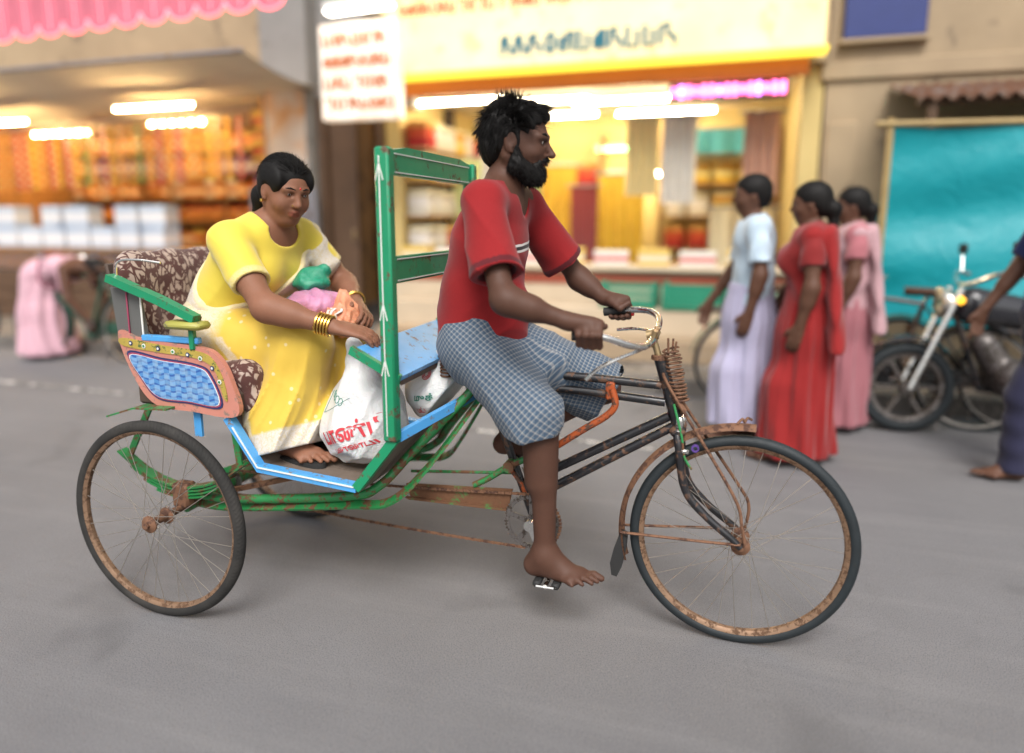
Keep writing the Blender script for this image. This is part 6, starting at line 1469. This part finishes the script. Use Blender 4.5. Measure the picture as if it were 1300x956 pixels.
# ---- people
sk_b = skin('brown_skin', (.11, .05, .03), .5)
def cm(name, c):
    if name in MATS: return MATS[name]
    t = NT(name); t.base(t.mix(t.noise(6, 4), tuple(k * .82 for k in c), tuple(min(1, k * 1.15) for k in c)), .82, 0, .2); t.b.inputs['Sheen Weight'].default_value = .2
    t.crease(5, .6, .015, (1, 1, .5)); t.bump(t.noise(35, 4), .3, .004); MATS[name] = t.m; return t.m
def walker(label, loc, yaw, dress, c_top, c_low, h=1.62, stride=.12, arm=.1, c_pallu=None, grp=None):
    s = h / 1.65; v = Vox((-.42, -.40, -.02), (.42, .40, 1.78), .0095); S = lambda *p: V3(p) * s
    sh = {q: S(0, q * .18, 1.36) for q in (-1, 1)}; el = {q: S(.03 - arm * q * .5, q * .235, 1.09) for q in (-1, 1)}; wr_ = {q: S(.13 - arm * q, q * .225, .86) for q in (-1, 1)}
    hp = {q: S(0, q * .09, .86) for q in (-1, 1)}; kn = {q: S(.05 + q * stride * .6, q * .09, .47) for q in (-1, 1)}; an = {q: S(q * stride, q * .09, .085) for q in (-1, 1)}
    def tor(v, g=0):
        v.cap(S(0, 0, .90), S(-.01, 0, 1.06), .16 + g, .135 + g, k=.05, sq=(FX, .72)); v.cap(S(-.01, 0, 1.06), S(0, 0, 1.27), .135 + g, .155 + g, k=.05, sq=(FX, .70)); v.cap(sh[-1] * .9 + S(0, 0, .13), sh[1] * .9 + S(0, 0, .13), .05 + g, .05 + g, k=.06)
        if dress == 'sari':
            for q in (-1, 1): v.ell(S(.085, q * .07, 1.23), V3(.065, .065, .065) + g, None, .05)
    tor(v); v.cap(S(0, 0, 1.36), S(.02, 0, 1.48), .052, .05, k=.04); hc = S(.03, 0, 1.545); Pp = head(v, hc, rot(0, R(6)), .98 * s, True, .8)
    for q in (-1, 1):
        limb(v, sh[q], el[q], .046, .038, .044, .35, None, .03); limb(v, el[q], wr_[q], .038, .026, .036, .25); open_hand(v, wr_[q], (.25, 0, -1), (0, q, .1), 1 if q < 0 else -1, 25)
        limb(v, hp[q], kn[q], .085, .056, 0, k=.05); limb(v, kn[q], an[q], .052, .035, .05, .3, (-1.5, 0, 0), .03); foot(v, an[q], (1, q * .1, 0), (0, -q, 0), (0, 0, 1))
    o = vox_obj('person', v, sk_b, None, (0, 0, 0), it=1, attrs=face_attrs(hc, rot(0, R(6)), .98 * s)); tag(o, label, 'person', grp)
    m_t, m_l = cm(c_top[0], c_top[1]), cm(c_low[0], c_low[1])
    vt = Vox((-.36, -.38, .70), (.36, .38, 1.50), .0095); tor(vt, .016)
    for q in (-1, 1):
        sv = vt.new(); d = unit(el[q] - sh[q]); e = sh[q] + (el[q] - sh[q]) * (.62 if dress == 'sari' else .78); sv.cap(sh[q], e + d * .04, .062, .066, k=.03); sv.cut(e, d); vt.merge(sv, .03)
    vt.cap(S(.02, 0, 1.36), S(.03, 0, 1.5), .066, .07, k=.01, op='s'); vt.cut(S(0, 0, 1.0 if dress == 'sari' else .80), (0, 0, -1)); vt.disp(lambda X, Y, Z: .005 * np.sin(34 * Z + 20 * X + 5 * np.sin(12 * Y)))
    vox_obj('blouse' if dress == 'sari' else 'shirt', vt, m_t, o, it=1, lam=.5)
    vk = Vox((-.46, -.42, .0), (.46, .42, 1.10), .0095)
    if dress in ('sari', 'wrap'):
        vk.cap(S(0, 0, .95), S(0, 0, .80), .165, .185, k=.05, sq=(FX, .8)); vk.cap(S(0, 0, .80), S(.02, 0, .10), .18, .215, k=.06, sq=(FX, .85))
        for q in (-1, 1): vk.cap(kn[q], an[q] + V3(0, 0, -.02), .10, .11, k=.08)
        vk.disp(lambda X, Y, Z: .013 * np.sin(9 * np.arctan2(Y, X + .001) + 3 * np.sin(3 * Z)) * np.clip((1.0 - Z) * 1.6, 0, 1) + .005 * np.sin(21 * np.arctan2(Y, X + .001))); vk.cut(S(0, 0, .055 if dress == 'sari' else .14), (0, 0, -1)); vk.cut(S(0, 0, 1.02), (0, 0, 1)); nm = 'sari_skirt' if dress == 'sari' else 'wrap_cloth'
    else:
        vk.cap(S(0, 0, .96), S(0, 0, .88), .165, .17, k=.05, sq=(FX, .76))
        for q in (-1, 1): vk.cap(hp[q], kn[q], .10, .078, k=.04); vk.cap(kn[q], an[q] + V3(0, 0, -.02), .078, .074, k=.04)
        vk.disp(lambda X, Y, Z: .004 * np.sin(50 * Z + 12 * Y)); vk.cut(S(0, 0, .05), (0, 0, -1)); nm = 'trousers'
    vox_obj(nm, vk, m_l, o, it=1, lam=.5)
    if dress == 'sari':
        vp = Vox((-.36, -.38, .60), (.36, .38, 1.50), .0095); tor(vp, .030); vp.cap(S(-.10, .14, 1.36), S(-.17, .17, .75), .07, .10, k=.05, sq=(FX, .45)); vp.cap(S(.02, 0, 1.36), S(.03, 0, 1.5), .075, .08, k=.01, op='s'); vp.cut(S(0, -.10, 1.12), (0, -.75, .55)); vp.cut(S(0, 0, .72), (0, 0, -1))
        vp.disp(lambda X, Y, Z: .006 * np.sin(48 * (Z * .6 + Y * .9))); vox_obj('pallu', vp, cm(*(c_pallu or c_low)), o, it=1, lam=.5)
    vh = Vox(hc - .20, hc + .20, .009); q_ = rot(0, R(6)); vh.ell(hc + q_ @ S(-.018, 0, .038), S(.108, .086, .094), q_, .02); vh.ell(hc + q_ @ S(.105, 0, -.02), S(.082, .12, .078), q_, .02, 's')
    vh.ell(hc + q_ @ S(-.06, 0, -.015), S(.055, .068, .07), q_, .03)
    if dress == 'sari': vh.ell(hc + q_ @ S(-.12, 0, -.04), S(.05, .05, .05), q_, .02); vh.cap(hc + q_ @ S(-.12, 0, -.06), S(-.13, 0, 1.05), .03, .015, k=.02)
    vox_obj('hair', vh, m_hair, o, it=1); eyes(o, Pp, .98 * s)
    if dress != 'sari':
        m = MB()
    o.location = loc; o.rotation_euler = (0, 0, yaw); return o
walker('woman in a red sari walking on the road beside the light blue figure', (.36, 1.95, 0), R(172), 'sari', ('red_blouse', (.22, .02, .02)), ('red_sari', (.26, .016, .016)), 1.56, .10)
walker('person in a pale blue shirt and lilac wrap walking beside the red sari', (.06, 2.22, 0), R(185), 'wrap', ('pale_blue_shirt', (.50, .62, .72)), ('lilac_wrap', (.40, .38, .52)), 1.62, .10)
walker('woman in a dusky rose sari walking behind the woman in red', (.68, 2.72, 0), R(178), 'sari', ('rose_blouse', (.40, .14, .16)), ('rose_sari', (.34, .13, .15)), 1.56, .08, .05, ('rose_pallu', (.46, .28, .30)))
walker('man in a navy shirt and dark trousers walking near the motorcycle', (1.56, 2.05, 0), R(186), 'trousers', ('navy_shirt', (.02, .03, .10)), ('dark_trousers', (.022, .022, .05)), 1.68, .14)
# stooping figure in pink, back bent level
def stooper(loc, yaw):
    v = Vox((-.5, -.36, -.02), (.75, .36, 1.15), .009); hp = V3(-.05, 0, .82); ch = V3(.34, 0, .90)
    hipq = {q: V3(-.05, q * .09, .80) for q in (-1, 1)}; kn = {q: V3(.04, q * .10, .44) for q in (-1, 1)}; an = {q: V3(-.04 + .05 * q, q * .10, .085) for q in (-1, 1)}
    sh = {q: V3(.38, q * .17, .90) for q in (-1, 1)}; el = {q: V3(.44, q * .21, .62) for q in (-1, 1)}; wr_ = {q: V3(.56, q * .14, .42) for q in (-1, 1)}; UZ = (0, 0, 1)
    def tor(v, g=0): v.cap(hp, V3(.14, 0, .90), .16 + g, .135 + g, k=.05, sq=(UZ, .75)); v.cap(V3(.14, 0, .90), ch, .135 + g, .15 + g, k=.05, sq=(UZ, .72)); v.cap(sh[-1] * V3(1, .85, 1), sh[1] * V3(1, .85, 1), .052 + g, .052 + g, k=.05)
    tor(v); v.cap(V3(.42, 0, .92), V3(.54, 0, .90), .05, .05, k=.04); hc = V3(.60, 0, .87); Rm = rot(0, R(60)); Pp = head(v, hc, Rm, .98)
    for q in (-1, 1):
        limb(v, hipq[q], kn[q], .09, .058, 0, k=.05); limb(v, kn[q], an[q], .054, .036, .05, .3, None, .03); foot(v, an[q], (1, 0, 0), (0, -q, 0), (0, 0, 1)); limb(v, sh[q], el[q], .046, .038, k=.03); limb(v, el[q], wr_[q], .038, .026, k=.02); open_hand(v, wr_[q], (.4, 0, -1), (.3, q, .1), 1 if q < 0 else -1, 25)
    o = vox_obj('person', v, sk_b, None, (0, 0, 0), it=1); tag(o, 'person in a pale pink sari bending over beside the parked bicycle', 'person')
    mp_ = cm('pale_pink_sari', (.60, .36, .42)); vt = Vox((-.4, -.36, .55), (.6, .36, 1.15), .009); tor(vt, .025)
    for q in (-1, 1): sv = vt.new(); e = sh[q] + (el[q] - sh[q]) * .6; sv.cap(sh[q], e, .062, .06, k=.03); vt.merge(sv, .03)
    vt.disp(lambda X, Y, Z: .008 * np.sin(32 * X + 18 * Y + 4 * np.sin(9 * Y))); vt.cut((.45, 0, 0), (1, 0, .1)); vox_obj('pallu', vt, mp_, o, it=1, lam=.5)
    vk = Vox((-.52, -.42, .0), (.45, .42, 1.05), .009); vk.cap((-.06, 0, .80), (-.06, 0, .45), .19, .22, k=.05, sq=(FX, .9)); vk.cap((-.06, 0, .45), (-.05, 0, .1), .22, .27, k=.06, sq=(FX, .95))
    vk.disp(lambda X, Y, Z: .016 * np.sin(10 * np.arctan2(Y, X + .06) + 3 * np.sin(4 * Z)) * np.clip((.95 - Z) * 2, 0, 1)); vk.cut((0, 0, .05), (0, 0, -1)); vox_obj('sari_skirt', vk, mp_, o, it=1, lam=.5)
    MB().tube(catmull([(.12, -.20, .80), (.15, -.10, .72), (.15, .1, .72), (.12, .2, .80), (.1, .12, 1.03), (.1, -.12, 1.03)], 5, True), .008, 6, closed=True).build('maroon_waist_cord', m_magenta, o)
    vh = Vox(hc - .2, hc + .2, .009); vh.ell(hc + Rm @ V3(-.018, 0, .038), (.108, .086, .094), Rm, .02); vh.ell(hc + Rm @ V3(.105, 0, -.02), (.082, .12, .078), Rm, .02, 's'); vh.ell(hc + Rm @ V3(-.12, 0, -.03), (.05, .05, .05), Rm, .02); vox_obj('hair', vh, m_hair, o, it=1); eyes(o, Pp, .98)
    o.location = loc; o.rotation_euler = (0, 0, yaw)
stooper((-6.55, 3.0, 0), R(5))
